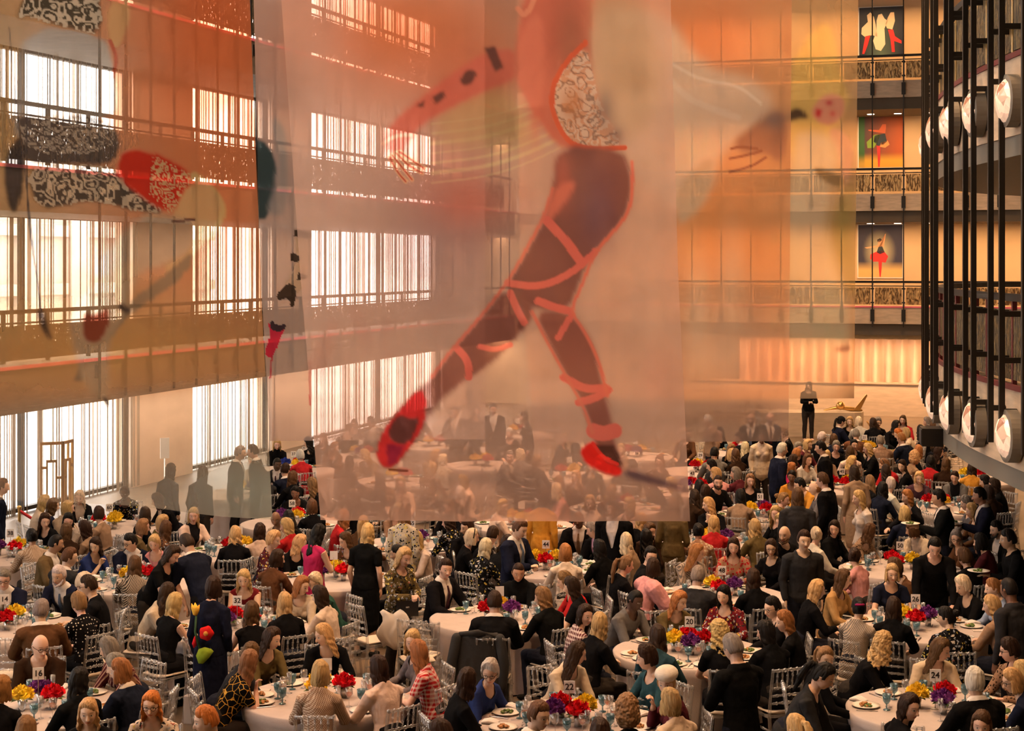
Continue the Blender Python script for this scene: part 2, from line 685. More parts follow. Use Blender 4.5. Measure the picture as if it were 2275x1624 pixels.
VL, VW, UE, UB = -16.87, -19.5, 54.08, 57.0         # left balcony fronts, window wall, far balcony fronts, far back wall
struct(MB().box(VW - .4, 12, -8, UB + .3, -.2, 0), 'floor', M['floor'])
struct(MB().box(VW - .4, 12, -8, UB + .3, 15, 15.2), 'ceiling', M['ceiling'])
struct(MB().box(11.8, 12, -8, UB, 0, 15), 'wall_right', M['plaster'])
struct(MB().box(VW, 12, -8.2, -8, 0, 15), 'wall_back', M['plaster'])
struct(MB().box(-60, VW - .4, -20, 90, -.25, -.05), 'floor_plaza', M['plaza'])
fac = MB().box(-46, -42, -10, 80, -.05, 9)
for k in range(22):
    fac.box(-42, -41.6, -10 + k * 4, -8.6 + k * 4, -.05, 9)
for zz in (1.2, 3.6, 6.2):
    fac.box(-42, -41.7, -10, 80, zz, zz + .5)
struct(fac, 'wall_across_plaza', M['facade'])

# window wall: piers, windows in three storeys, curtains of fine chains
VP = VW + .15
piers = [(-8, -2), (5, 7.6), (14, 16.6), (22.5, 25.1), (at_v(296, VP)[0], at_v(428, VP)[0]), (at_v(604, VP)[0], at_v(692, VP)[0]), (at_v(985, VP)[0], at_v(1080, VP)[0]), (56.2, 57)]
for n, (a, b) in enumerate(piers):
    struct(MB().box(VW - .3, VP, a, b, 0, 15), 'wall_left_pier', M['pier'])
storeys = [(0.05, 2.55), (3.35, 6.05), (6.85, 9.4), (10.2, 13.2)]
rng = random.Random(5)
nwin = 0
for (a0, a1), (b0, b1) in zip(piers[:-1], piers[1:]):
    u0, u1 = a1, b0
    if u1 < 20: continue
    for si, (z0, z1) in enumerate(storeys[:3] if u0 < 30 else storeys):
        nwin += 1
        fr = MB()
        n = max(1, int(round((u1 - u0) / 4.5)))
        for k in range(n + 1):
            u = u0 + (u1 - u0) * k / n
            fr.box(VW - .12, VW + .02, u - .03, u + .03, z0, z1)
        fr.box(VW - .12, VW + .02, u0, u1, z0, z0 + .08)
        fr.box(VW - .12, VW + .02, u0, u1, z1 - .08, z1)
        w = struct(fr, 'window_%d' % nwin, M['bronze'])
        pn = MB().box(VW - .07, VW - .05, u0, u1, z0, z1)
        pn.build('pane', M['window_glass'], w)
        ch, cd = MB(), MB()
        u = u0 + .02
        while u < u1:
            wd = rng.uniform(.008, .03) if rng.random() < .86 else rng.uniform(.05, .13)
            if rng.random() < .52:
                vv = VW + .22 + rng.uniform(0, .06)
                (ch if rng.random() < .62 else cd).add([(vv, u, z0), (vv + .01, u + wd, z0), (vv + .01, u + wd, z1), (vv, u, z1)], [(0, 1, 2, 3)])
            u += wd + rng.uniform(.004, .035)
        c = ch.build('bead_curtain', M['bead_chain'])
        tag(cd.build('dense_strand', M['bead_chain_dense'], c), kind='stuff')
        c.rotation_euler = (0, 0, ROT)
        tag(c, 'fine pale chain curtain hanging at the %s storey window %s' % (('ground', 'first', 'second', 'third')[si], 'left of the wide pier' if u1 < 33 else 'between the two piers' if u1 < 40 else 'nearest the far corner'), 'curtain', kind='stuff')
for (a0, a1), (b0, b1) in zip(piers[:-1], piers[1:]):
    for z0, z1 in zip([2.55, 6.05, 9.4, 13.2], [3.35, 6.85, 10.2, 15]):
        struct(MB().box(VW - .3, VW + .05, a1, b0, z0, z1), 'wall_left_spandrel', M['travertine_backlit'])

ORD = ('first', 'second', 'third')


def balustrade(mb_axis, label, rail_z, pan, a0, a1, front, step, panel_mat, rods, post_mat, group=None):
    """a balcony front: textured panels, posts, handrail and thin rods; mb_axis 'u' runs along the hall, 'v' across it"""
    root = hempty('balustrade', label, 'balustrade', group)

    def bx(mb, p0, p1, q0, q1, z0, z1):
        if mb_axis == 'u': mb.box(front + q0, front + q1, p0, p1, z0, z1)
        else: mb.box(p0, p1, front + q0, front + q1, z0, z1)
    sg = -1 if mb_axis == 'u' else 1
    r = MB()
    bx(r, a0, a1, -.05, .05, rail_z - .07, rail_z)
    bx(r, a0, a1, -.02, .02, pan[1] + .03, pan[1] + .06)
    r.build('handrail', M['bronze'], root)
    n = int((a1 - a0) / step)
    for k in range(n):
        p0, p1 = a0 + k * step, a0 + (k + 1) * step
        m = MB()
        bx(m, p0 + .07, p1 - .07, -.02, .02, pan[0], pan[1])
        m.build('panel', panel_mat, root)
        m = MB()
        bx(m, p0 - .03, p0 + .03, -.03, .03, pan[0] - .05, rail_z - .07)
        m.build('post', post_mat, root)
    return root


# left balconies
LT = [(2.45, 3.25, 4.25), (5.97, 6.75, 7.91), (9.32, 10.1, 11.4)]
for i, (zs, zf, zr) in enumerate(LT):
    o = struct(MB().box(VW + .02, VL, 8, UE, zs + .1, zf), 'balcony_slab', M['travertine_backlit'])
    struct(MB().box(VW + .3, VL + .04, 8, UE, zs, zs + .1), 'balcony_slab_soffit', M['travertine_backlit'])
    balustrade('u', 'dark bronze balustrade on the %s balcony along the window wall' % ORD[i], zr, (zf + .12, zr - .28), 22, UE - .3, VL - .05, 1.35, M['pierced_bronze'], True, M['bronze'])
    t = MB().box(VL + .01, VL + .05, 20, UE, zf - .03, zf + .03).build('edge_light_strip', M['pink_strip'])
    t.rotation_euler = (0, 0, ROT)
    tag(t, 'pink strip along the edge of the %s balcony, window side' % ORD[i], 'trim')
# thin hanging rods in front of the left balconies, each its own
for k in range(28):
    u = 27.6 + k * .95
    m = MB().box(VL + .05, VL + .09, u - .02, u + .02, 2.5, 14.9)
    for zs, zf, zr in LT:
        m.box(VL - .02, VL + .06, u - .06, u + .06, zf - .35, zf - .1)
    o = m.build('hanging_rod', M['bronze'])
    o.rotation_euler = (0, 0, ROT)
    tag(o, 'dark vertical rod hanging in front of the window side balconies', 'rod', 'hanging rods on the window side')

# far wall: three balconies with art on the wall behind
struct(MB().box(VW, 12, UB, UB + .2, 2.7, 15), 'wall_far', M['plaster'])
base = MB().box(-17, 12, 55.9, 56.4, 0, 1.05)
struct(base, 'wall_far_base', M['travertine_wall'])
struct(MB().box(-17, 12, 55.85, 56.5, 1.05, 1.10), 'trim_ledge', M['travertine'])
struct(MB().box(VW, 12, UB, UB + .2, 0, 2.7), 'wall_far_lower', M['plaster'])
for i in range(3):
    ft = 3.64 + 3.6 * i
    struct(MB().box(-16.8, 12, UE, UE + .3, ft - .54, ft), 'trim_fascia', M['travertine'])
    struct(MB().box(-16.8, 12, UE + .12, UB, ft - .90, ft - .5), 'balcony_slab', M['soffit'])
    struct(MB().box(-16.8, 12, UE + .05, UB, ft - .5, ft - .02), 'balcony_slab_floor', M['travertine'])
    balustrade('v', 'gilt textured balustrade on the %s balcony of the far wall' % ORD[i], ft + .83, (ft + .08, ft + .62), -15.6, 9.6, UE + .1, .97, M['gilt_panel'], True, M['pier'])
    if i == 0:
        t = MB().box(-15.6, 9.6, UE - .03, UE, ft - .02, ft + .03).build('edge_light_strip', M['pink_strip'])
        t.rotation_euler = (0, 0, ROT)
        tag(t, 'pink strip along the edge of the first balcony on the far wall', 'trim')
for k in range(26):
    v = -15.6 + .97 * k
    m = MB().box(v - .018, v + .018, UE - .08, UE - .04, 3.0, 14.9)
    for i in range(3):
        ft = 3.64 + 3.6 * i
        m.box(v - .06, v + .06, UE - .09, UE, ft - .46, ft - .08)
        m.box(v - .05, v + .05, UE - .09, UE + .08, ft + .12, ft + .16)
        m.box(v - .05, v + .05, UE - .09, UE + .08, ft + .56, ft + .60)
    o = m.build('hanging_rod', M['bronze'])
    o.rotation_euler = (0, 0, ROT)
    tag(o, 'thin dark rod clipped to the far wall balconies', 'rod', 'hanging rods on the far wall')
# recessed downlights above the far balconies
for i, py in ((1, 243), (2, 0)):
    for px in (1935, 1995, 2057):
        v, d = at_u(px, 56.0)
        o = MB().lathe([(.10, -.012), (.12, -.012), (.12, 0), (0.01, 0)], 16, (v, 55.9, 2.74 + 3.6 * i)).build('downlight', M['downlight'])
        o.rotation_euler = (0, 0, ROT)
        tag(o, 'small recessed downlight over the %s balcony of the far wall' % ORD[i - 1], 'light', 'recessed downlights of the far balconies')

# posters of dancers on the far wall


def poster(px0, px1, py0, py1, label, bg, shapes):
    u = UB - .02
    v0, d0 = at_u(px0, u)
    v1, d1 = at_u(px1, u)
    d = (d0 + d1) / 2
    z1, z0 = zat(py0, d), zat(py1, d)
    root = hempty('dancer_poster', label, 'poster', 'dancer posters on the far wall')
    MB().box(v0 - .03, v1 + .03, u - .02, u + .015, z0 - .03, z1 + .03).build('frame', M['white'], root)
    n, mrow = 26, 30
    vs, fs, cols = [], [], []
    for j in range(mrow + 1):
        for i in range(n + 1):
            a, b = i / n, j / mrow
            vs.append((v0 + (v1 - v0) * a, u - .025, z1 + (z0 - z1) * b))
            cols.append(bg(a, b))
    for j in range(mrow):
        for i in range(n):
            k = j * (n + 1) + i
            fs.append((k, k + 1, k + n + 2, k + n + 1))
    me = MB().add(vs, fs).mesh('print')
    at = me.color_attributes.new('print', 'FLOAT_COLOR', 'POINT')
    at.data.foreach_set('color', [c for q in cols for c in (*q, 1)])
    pr_ = link('print', me, M['poster_ink'], root)
    for nm, col, poly in shapes:
        mm = MB().prism([(v0 + (v1 - v0) * x, z1 + (z0 - z1) * y) for x, y in poly], u - .034, u - .026).build(nm, M['own_flat'], pr_)
        mm.color = (*col, 1)


def vmat(name, attr=None):
    m, nt, b = nmat(name)
    if attr:
        a = node(nt, 'ShaderNodeAttribute', attribute_name=attr)
        L(nt, a.outputs['Color'], b.inputs['Base Color'])
    else:
        L(nt, objcol(nt), b.inputs['Base Color'])
    b.inputs['Roughness'].default_value = .55
    return m


M['poster_ink'] = vmat('poster_ink', 'print')
M['own_flat'] = vmat('own_flat')


def lerp3(a, b, t):
    t = min(1, max(0, t))
    return tuple(a[i] + (b[i] - a[i]) * t for i in range(3))


RED, SKN, DRK = (.65, .03, .03), (.72, .38, .2), (.03, .02, .02)
poster(1909, 2006, 16, 122, 'framed poster of three dancers on dark ground, top of the far wall', lambda a, b: lerp3((.012, .018, .035), (.10, .16, .12), max(0, 1 - 2.2 * abs(a - .5)) * b), [
    ('dancer', (.75, .62, .42), [(.06, .42), (.2, .3), (.18, .16), (.26, .1), (.34, .2), (.38, .36), (.42, .62), (.3, .58), (.14, .62), (.05, .55)]),
    ('dancer', RED, [(.14, .6), (.26, .58), (.2, .78), (.12, .97), (.07, .97), (.1, .8)]),
    ('dancer', (.85, .74, .52), [(.40, .28), (.44, .16), (.52, .14), (.58, .24), (.66, .3), (.58, .45), (.6, .78), (.5, .92), (.38, .88), (.32, .7), (.40, .5)]),
    ('dancer', (.88, .70, .45), [(.66, .22), (.72, .12), (.8, .12), (.82, .3), (.76, .48), (.64, .45), (.6, .36)]),
    ('dancer', RED, [(.66, .48), (.78, .48), (.82, .62), (.97, .72), (.97, .78), (.8, .72), (.82, .95), (.75, .95), (.72, .7)])])
poster(1908, 2006, 258, 372, 'framed poster of a dancer in green and orange, middle of the far wall', lambda a, b: lerp3(lerp3((.02, .035, .05), (.42, .09, .02), a * 1.1), (.62, .36, .04), (b - .72) * 7) if a > .12 else lerp3((.03, .12, .03), (.5, .32, .05), (b - .75) * 6), [
    ('dancer', (.20, .34, .04), [(.18, .5), (.36, .36), (.5, .36), (.42, .52), (.34, .62), (.2, .62)]),
    ('dancer', (.02, .035, .05), [(.36, .38), (.6, .34), (.64, .5), (.56, .56), (.44, .58), (.34, .5)]),
    ('dancer', (.60, .12, .04), [(.5, .22), (.54, .16), (.62, .16), (.62, .24), (.60, .34), (.46, .32), (.22, .28), (.22, .26), (.46, .27)]),
    ('dancer', (.66, .30, .10), [(.5, .52), (.66, .48), (.7, .56), (.6, .62), (.48, .6)]),
    ('dancer', RED, [(.41, .58), (.49, .58), (.49, .78), (.475, .99), (.445, .99), (.43, .78)])])
poster(1907, 2005, 500, 616, 'framed poster of a dancer in red skirt, lowest on the far wall', lambda a, b: lerp3(lerp3((.035, .035, .07), (.62, .56, .34), 1 - 2.6 * math.hypot(a - .48, (b - .5) * .9)), (.66, .44, .16), (b - .7) * 6), [
    ('dancer', RED, [(.28, .56), (.44, .5), (.58, .5), (.68, .6), (.62, .72), (.46, .7), (.34, .7), (.27, .64)]),
    ('dancer', (.03, .04, .05), [(.46, .42), (.54, .4), (.6, .52), (.5, .56), (.42, .52)]),
    ('dancer', SKN, [(.46, .3), (.52, .28), (.56, .34), (.54, .40), (.60, .18), (.63, .16), (.58, .42), (.46, .42), (.2, .45), (.14, .43), (.44, .39)]),
    ('dancer', DRK, [(.43, .28), (.5, .25), (.54, .29), (.48, .33), (.44, .32)]),
    ('dancer', RED, [(.46, .7), (.54, .7), (.53, .84), (.51, .99), (.485, .99), (.47, .84)])])

# pleated curtain in the ground floor opening of the far wall
def pleats(name, v0, v1, z0, z1, mat, label):
    vs, fs = [], []
    n = int((v1 - v0) / .035)
    rr = random.Random(3)
    ph = 0
    for i in range(n + 1):
        ph += rr.uniform(.35, .75)
        for j in range(5):
            b = j / 4
            vs.append((v0 + (v1 - v0) * i / n + .01 * math.sin(i + j), 56.15 + .17 * math.sin(ph) * (.5 + .5 * b), z1 + (z0 - z1) * b))
    for i in range(n):
        for j in range(4):
            k = i * 5 + j
            fs.append((k, k + 5, k + 6, k + 1))
    o = MB().add(vs, fs).build(name, mat, None, True)
    o.rotation_euler = (0, 0, ROT)
    return tag(o, label, 'curtain')


va, _ = at_u(1640, 56)
vb, _ = at_u(2200, 56)
pleats('pleated_curtain', va, vb, 1.10, 2.52, M['drape'], 'long peach pleated curtain drawn along the far wall below the first balcony')

# low platform with a reclining gilded sculpture
d = 48.4
sc = d / F
x0, x1 = (1690 - CX) * sc, (1925 - CX) * sc
ped = MB()
zt = zat(917, d)
pts = [(x0, 0), (x1 - .35, 0), (x1 - .12, .10), (x1, .4), (x1, 1.1), (x0, 1.1)]
n = len(pts)
vs = [(x, d + y, 0) for x, y in pts] + [(x, d + y, zt) for x, y in pts]
ped.add(vs, [tuple(range(n)), tuple(range(2 * n - 1, n - 1, -1))] + [(i, (i + 1) % n, (i + 1) % n + n, i + n) for i in range(n)])
tag(ped.build('plinth', M['travertine_wall']), 'low stone plinth with rounded end below the gilded sculpture', 'plinth')
sx = lambda p: (p - CX) * sc
sz = lambda p: zat(p, d + .4)
sc_root = tag(empty('reclining_sculpture', (0, 0, 0)), 'gilded abstract sculpture with ball and blade lying on the stone plinth', 'sculpture')
MB().ball((sx(1874), d + .45, zt + .17), .13).build('ball', M['gold'], sc_root, True)
MB().tube([(sx(1838), d + .45, zt + .04), (sx(1870), d + .45, zt + .12), (sx(1905), d + .5, zt + .05), (sx(1922), d + .5, zt + .03)], [.02, .06, .07, .03], 10).build('torso', M['gold'], sc_root, True)
MB().prism([(sx(1902), zt + .03), (sx(1917), zt + .02), (sx(1934), zt + .48), (sx(1931), zt + .50)], d + .4, d + .46).build('blade', M['gold'], sc_root)
MB().tube([(sx(1926), d - .02, zt - .25), (sx(1934), d - .05, zt - .42), (sx(1937), d - .02, zt - .7)], [.02, .03, .015], 8).build('hook', M['gold'], sc_root, True)

# ------------------------------------------------------------------ curved rings on the right, with jewel lamps
KP = [(6.6, 9), (6.0, 12), (5.62, 15), (5.45, 17.2), (5.45, 18.6), (5.52, 20.2), (5.72, 22.0), (6.05, 23.8), (6.55, 25.6), (7.4, 27.4), (8.9, 29.2), (11.5, 31)]


def curve_pt(t):
    i = min(int(t), len(KP) - 2)
    f = t - i
    p = [Vector(KP[max(0, min(len(KP) - 1, i + k))]) for k in (-1, 0, 1, 2)]
    q = .5 * ((2 * p[1]) + (p[2] - p[0]) * f + (2 * p[0] - 5 * p[1] + 4 * p[2] - p[3]) * f * f + (-p[0] + 3 * p[1] - 3 * p[2] + p[3]) * f ** 3)
    return q


def curve_frame(t):
    a, b = curve_pt(max(0, t - .02)), curve_pt(min(len(KP) - 1.001, t + .02))
    tg = (b - a).normalized()
    return curve_pt(t), tg, Vector((-tg.y, tg.x))         # outward normal points into the hall


NT = 66


def sweep(section, name, mat, parent=None, t0=0.0, t1=None, kind=None, smooth=True, cap=True):
    """section: outline as (outward offset, z); swept along the ring's front"""
    t1 = len(KP) - 1.01 if t1 is None else t1
    nn = max(3, int(NT * (t1 - t0) / (len(KP) - 1)))
    vs, fs = [], []
    m = len(section)
    for i in range(nn + 1):
        p, tg, nr = curve_frame(t0 + (t1 - t0) * i / nn)
        for off, z in section:
            q = p + nr * off
            vs.append((q.x, q.y, z))
    for i in range(nn):
        for k in range(m):
            a, b = i * m + k, i * m + (k + 1) % m
            fs.append((a, b, b + m, a + m))
    if cap:
        fs.append(tuple(range(m - 1, -1, -1)))
        fs.append(tuple(range(nn * m, nn * m + m)))
    o = MB().add(vs, fs).build(name, mat, parent, False)
    if kind: o['kind'] = kind
    return o


def LAMPS():
    out = []
    for px in (2078, 2096, 2129, 2184, 2262):
        ts = [4.0 + .01 * k for k in range(340)]
        f = lambda t: CX + F * curve_pt(t).x / curve_pt(t).y
        tmin = min(ts, key=f)
        if px == 2078: out.append(tmin + .1)
        else: out.append(min([2.5 + .01 * k for k in range(int((tmin - 2.5) * 100))], key=lambda t: abs(f(t) - px)))
    print('lamps', out)
    return out


LAMP_T = LAMPS()
for r in range(3):
    dz = 3.6 * r
    sweep([(0, 2.86 + dz), (0, 3.70 + dz), (-4.5, 3.70 + dz), (-4.5, 2.86 + dz)], 'ring_slab', M['travertine'], kind='structure')
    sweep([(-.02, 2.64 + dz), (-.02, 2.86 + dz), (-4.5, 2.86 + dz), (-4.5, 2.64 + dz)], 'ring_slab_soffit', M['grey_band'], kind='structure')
    root = tag(empty('ring_balustrade'), 'curved dark bronze balustrade of the %s ring on the right' % ORD[r], 'balustrade')
    sweep([(-.02, 3.70 + dz), (.02, 3.70 + dz), (.02, 3.76 + dz), (-.02, 3.76 + dz)], 'base_strip', M['red_strip'], root)
    sweep([(-.12, 4.66 + dz), (-.02, 4.66 + dz), (-.02, 4.74 + dz), (-.12, 4.74 + dz)], 'handrail', M['bronze'], root)
    t = 3.0
    while t < 8.6:
        sweep([(-.08, 3.80 + dz), (-.04, 3.80 + dz), (-.04, 4.56 + dz), (-.08, 4.56 + dz)], 'panel', M['bronze_panel'], root, t + .03, t + .34)
        p, tg, nr = curve_frame(t)
        q = p + nr * -.06
        MB().box(q.x - .025, q.x + .025, q.y - .025, q.y + .025, 3.72 + dz, 4.68 + dz).build('post', M['red_strip'] if r == 0 else M['brass'], root)
        t += .37
# long double posts that carry the rings
for k, t in enumerate([3.0, 3.5, 3.85, 4.35, 4.6, 5.1, 5.3, 5.8, 6.0, 6.5, 6.75, 7.25, 7.5, 7.9]):
    p, tg, nr = curve_frame(t)
    q = p + nr * .16
    a = math.atan2(tg.y, tg.x)
    m = MB()
    m.box(-.022, .022, -.03, .03, 3.10, 15.0)
    for r in range(3):
        dz = 3.6 * r
        for zz in (3.45, 4.0, 4.5):
            m.box(-.02, .02, -.20, -.02, zz + dz, zz + .06 + dz)
        m.box(-.04, .04, -.17, -.14, 3.0 + dz, 3.5 + dz)
    o = m.build('ring_post', M['bronze'])
    o.location = (q.x, q.y, 0)
    o.rotation_euler = (0, 0, a - math.pi)
    if nr.dot(Vector((math.cos(a - math.pi + math.pi / 2), math.sin(a - math.pi + math.pi / 2)))) < 0:
        o.rotation_euler = (0, 0, a)
    tag(o, 'tall black steel post in front of the curved rings on the right', 'post', 'steel posts of the curved rings')
NAMES = ['farthest from', 'second farthest from', 'third from the far end along', 'fourth from the far end along', 'nearest on', 'before']
for r in range(2):
    for k, t in enumerate(LAMP_T[:5]):
        p, tg, nr = curve_frame(t)
        root = tag(empty('jewel_lamp'), 'large round faceted lamp, %s the %s ring front' % (('farthest away on', 'second farthest on', 'middle of five on', 'second nearest on', 'nearest on')[k], ('lower', 'upper')[r]), 'lamp', 'jewel lamps on the rings')
        q = p + nr * .02
        root.location = (q.x, q.y, 3.22 + 3.6 * r)
        root.rotation_euler = (math.pi / 2, 0, math.atan2(nr.y, nr.x) + math.pi / 2)
        MB().lathe([(.02, 0), (.285, 0), (.285, .12), (.25, .13), (.02, .13)], 32).build('rim', M['grey_band'], root)
        g = MB()
        vs, fs = [(0, 0, .215)], []
        for ring, (rad, zz, cnt, off) in enumerate(((.12, .27, 7, 0), (.20, .21, 14, .2), (.25, .13, 14, .42))):
            pass
        rings = [(.11, .20, 0), (.19, .17, .22), (.25, .12, 0)]
        for rad, zz, off in rings:
            for i in range(14):
                a = 2 * math.pi * (i + off * 2) / 14
                vs.append((rad * math.cos(a), rad * math.sin(a), zz))
        for i in range(14):
            fs.append((0, 1 + i, 1 + (i + 1) % 14))
            for rr in range(2):
                a, b = 1 + rr * 14 + i, 1 + rr * 14 + (i + 1) % 14
                fs.append((a, a + 14, b))
                fs.append((b, a + 14, b + 14))
        g.add(vs, fs).build('lens', M['jewel'], root)
# loudspeaker under the lower ring
p, tg, nr = curve_frame(6.35)
sp = tag(empty('loudspeaker', (p.x - .12, p.y, 2.72), math.atan2(tg.y, tg.x)), 'small dark loudspeaker fixed under the lower curved ring', 'loudspeaker')
MB().box(-.2, .2, -.14, .14, -.12, .12).build('case', M['bronze'], sp)
MB().box(-.18, .18, .14, .15, -.10, .10).build('grille', M['ink'], sp)
p, tg, nr = curve_frame(4.3)

# ------------------------------------------------------------------ printed voile banners


def blur(a, r):
    if r <= 0: return a
    for ax in (0, 1):
        for _ in range(2):
            p = np.pad(a, [(r, r) if i == ax else (0, 0) for i in range(a.ndim)], mode='edge')
            c = np.cumsum(p, axis=ax)
            c = np.concatenate([np.zeros_like(np.take(c, [0], ax)), c], axis=ax)
            n = a.shape[ax]
            a = (np.take(c, range(2 * r + 1, 2 * r + 1 + n), ax) - np.take(c, range(0, n), ax)) / (2 * r + 1)
    return a


class Print:
    """the picture printed on a banner: rgb ink and its density, on a grid in the banner's own units"""

    def __init__(self, x0, x1, y0, y1, step, ink, dens):
        self.xs = np.arange(x0, x1 + step, step, dtype=float)
        self.ys = np.arange(y0, y1 + step, step, dtype=float)
        self.X, self.Y = np.meshgrid(self.xs, self.ys)
        self.a = np.zeros(self.X.shape + (4,))
        self.a[..., :3] = ink
        self.a[..., 3] = dens
        self.step = step
        self.rng = np.random.RandomState(4)

    def mask(self, poly, soft=0, smooth=True):
        if smooth and len(poly) > 4: poly = chaikin(poly)
        m = np.zeros(self.X.shape, bool)
        n = len(poly)
        for i in range(n):
            (xa, ya), (xb, yb) = poly[i], poly[(i + 1) % n]
            if ya == yb: continue
            c = ((ya > self.Y) != (yb > self.Y)) & (self.X < (xb - xa) * (self.Y - ya) / (yb - ya) + xa)
            m ^= c
        return blur(m.astype(float), int(round(soft / self.step)))

    def put(self, m, ink, dens=None, k=1.0):
        m = (m * k)[..., None]
        if ink is not None: self.a[..., :3] = self.a[..., :3] * (1 - m) + np.array(ink) * m
        if dens is not None: self.a[..., 3:] = self.a[..., 3:] * (1 - m) + dens * m
        return self

    def poly(self, pts, ink, dens=None, soft=0, k=1.0, smooth=True):
        return self.put(self.mask(pts, soft, smooth), ink, dens, k)

    def line(self, pts, w, ink, dens=None, soft=0, k=1.0):
        pts = chaikin(pts, closed=False, it=2) if len(pts) > 2 else pts
        d = np.full(self.X.shape, 1e9)
        for (xa, ya), (xb, yb) in zip(pts[:-1], pts[1:]):
            dx, dy = xb - xa, yb - ya
            t = np.clip(((self.X - xa) * dx + (self.Y - ya) * dy) / (dx * dx + dy * dy + 1e-9), 0, 1)
            d = np.minimum(d, np.hypot(self.X - xa - t * dx, self.Y - ya - t * dy))
        m = np.clip((w / 2 - d) / max(self.step * .7, soft) + .5, 0, 1)
        return self.put(m, ink, dens, k)

    def cloud(self, cx, cy, rx, ry, ink, dens=None, k=1.0):
        m = np.exp(-(((self.X - cx) / rx) ** 2 + ((self.Y - cy) / ry) ** 2))
        return self.put(m, ink, dens, k)

    def motif(self, poly, ink, scale, thr=.5, dens=None, k=1.0):
        """a broken brocade-like pattern inside an outline"""
        m = self.mask(poly)
        n = blur(self.rng.rand(*self.X.shape), max(1, int(scale / self.step)))
        n = (n - n.mean()) / n.std()
        q = np.clip((np.sin(n * 3.4 + .02 * self.X) - (thr - .5) * 6) * 2.2 + .5, 0, 1)
        return self.put(m * q, ink, dens, k)


def grain(p, seed):
    """uneven ink: soft blotches, and streaks along the weave"""
    rs = np.random.RandomState(seed)
    n = sum(blur(rs.randn(*p.X.shape), max(1, int(r / p.step))) * w * r / p.step for r, w in ((60, .55), (24, .4), (9, .3)))
    st = blur(rs.randn(1, p.X.shape[1]), 0)
    st = np.convolve(st[0], np.ones(5) / 5, 'same')[None, :] * .9
    f = (n - n.mean()) / n.std() * .075 + st * .05
    p.a[..., :3] = np.clip(p.a[..., :3] * (1 + f[..., None]), 0, 1)
    p.a[..., 3] = np.clip(p.a[..., 3] * (1 - f * .8), .1, .92)


def chaikin(p, closed=True, it=1):
    for _ in range(it):
        q = []
        n = len(p)
        for i in range(n if closed else n - 1):
            a, b = p[i], p[(i + 1) % n]
            q += [(a[0] * .75 + b[0] * .25, a[1] * .75 + b[1] * .25), (a[0] * .25 + b[0] * .75, a[1] * .25 + b[1] * .75)]
        if not closed: q = [p[0]] + q + [p[-1]]
        p = q
    return p


def hang(pr, name, label, dl, dr, xl, xr, edge_l, edge_r, bottom, seed, haze=.8):
    """hang the print in the hall: dl, dr are its distances at xl and xr; edges and hem trim the cloth"""
    grain(pr, seed)
    nx, ny = len(pr.xs), len(pr.ys)
    X, Y = pr.X.copy(), pr.Y.copy()
    u = (X - pr.xs[0]) / (pr.xs[-1] - pr.xs[0])
    v = (Y - pr.ys[0]) / (pr.ys[-1] - pr.ys[0])
    L0, L1 = np.interp(pr.ys, *zip(*edge_l)), np.interp(pr.ys, *zip(*edge_r))
    X = L0[:, None] + (L1 - L0)[:, None] * u
    B = np.interp(X, *zip(*bottom))
    Y = pr.ys[0] + (B - pr.ys[0]) * v
    # colour is looked up where the trimmed cloth lies
    ix = np.clip(np.rint((X - pr.xs[0]) / pr.step).astype(int), 0, nx - 1)
    iy = np.clip(np.rint((Y - pr.ys[0]) / pr.step).astype(int), 0, ny - 1)
    colr = pr.a[iy, ix]
    inv = 1 / dl + (1 / dr - 1 / dl) * (X - xl) / (xr - xl)
    D = 1 / inv
    rs = np.random.RandomState(seed)
    rip = sum(rs.uniform(.004, .012) * np.sin(u * f * 6.28 + rs.uniform(0, 6) + v * rs.uniform(-1, 1)) for f in (1.5, 3.3, 6.1))
    P = np.stack([(X - CX) * D / F, D + rip * v, H - (Y - HY) * D / F], -1).reshape(-1, 3)
    k = np.arange(nx * ny).reshape(ny, nx)
    q = np.stack([k[:-1, :-1], k[1:, :-1], k[1:, 1:], k[:-1, 1:]], -1).reshape(-1, 4)
    me = bpy.data.meshes.new(name)
    me.vertices.add(len(P))
    me.vertices.foreach_set('co', P.ravel())
    me.loops.add(q.size)
    me.loops.foreach_set('vertex_index', q.ravel())
    me.polygons.add(len(q))
    me.polygons.foreach_set('loop_start', np.arange(0, q.size, 4))
    me.update(calc_edges=True)
    me.polygons.foreach_set('use_smooth', [True] * len(me.polygons))
    at = me.color_attributes.new('print', 'FLOAT_COLOR', 'POINT')
    at.data.foreach_set('color', colr.reshape(-1, 4).astype(np.float32).ravel())
    hz = me.attributes.new('haze', 'FLOAT', 'POINT')
    hz.data.foreach_set('value', (colr[..., 3].ravel() * haze).astype(np.float32))
    o = link(name, me, M['voile'])
    return tag(o, label, 'banner', 'printed voile banners')


TOP = -140
# A: dancer in brocade and red sleeve, on the left
p = Print(-80, 612, TOP, 1164, 3.0, (.88, .52, .32), .40)
p.cloud(480, 60, 220, 420, (.84, .22, .08), .66)
p.cloud(470, 440, 150, 240, (.88, .32, .14), .60, .9)
p.cloud(-20, 300, 150, 500, (.90, .66, .30), .30, .8)
p.cloud(200, 770, 460, 130, (.97, .58, .22), .56, .95)
p.cloud(280, 1000, 420, 90, (.90, .78, .64), .30, .9)
p.poly([(-80, 925), (0, 912), (300, 880), (620, 838), (620, 1180), (-80, 1180)], (.90, .80, .66), .20, 14, .9, False)
p.cloud(560, 1100, 200, 100, (.56, .66, .60), .66, .95)
p.cloud(330, 1120, 200, 60, (.76, .76, .68), .40, .7)
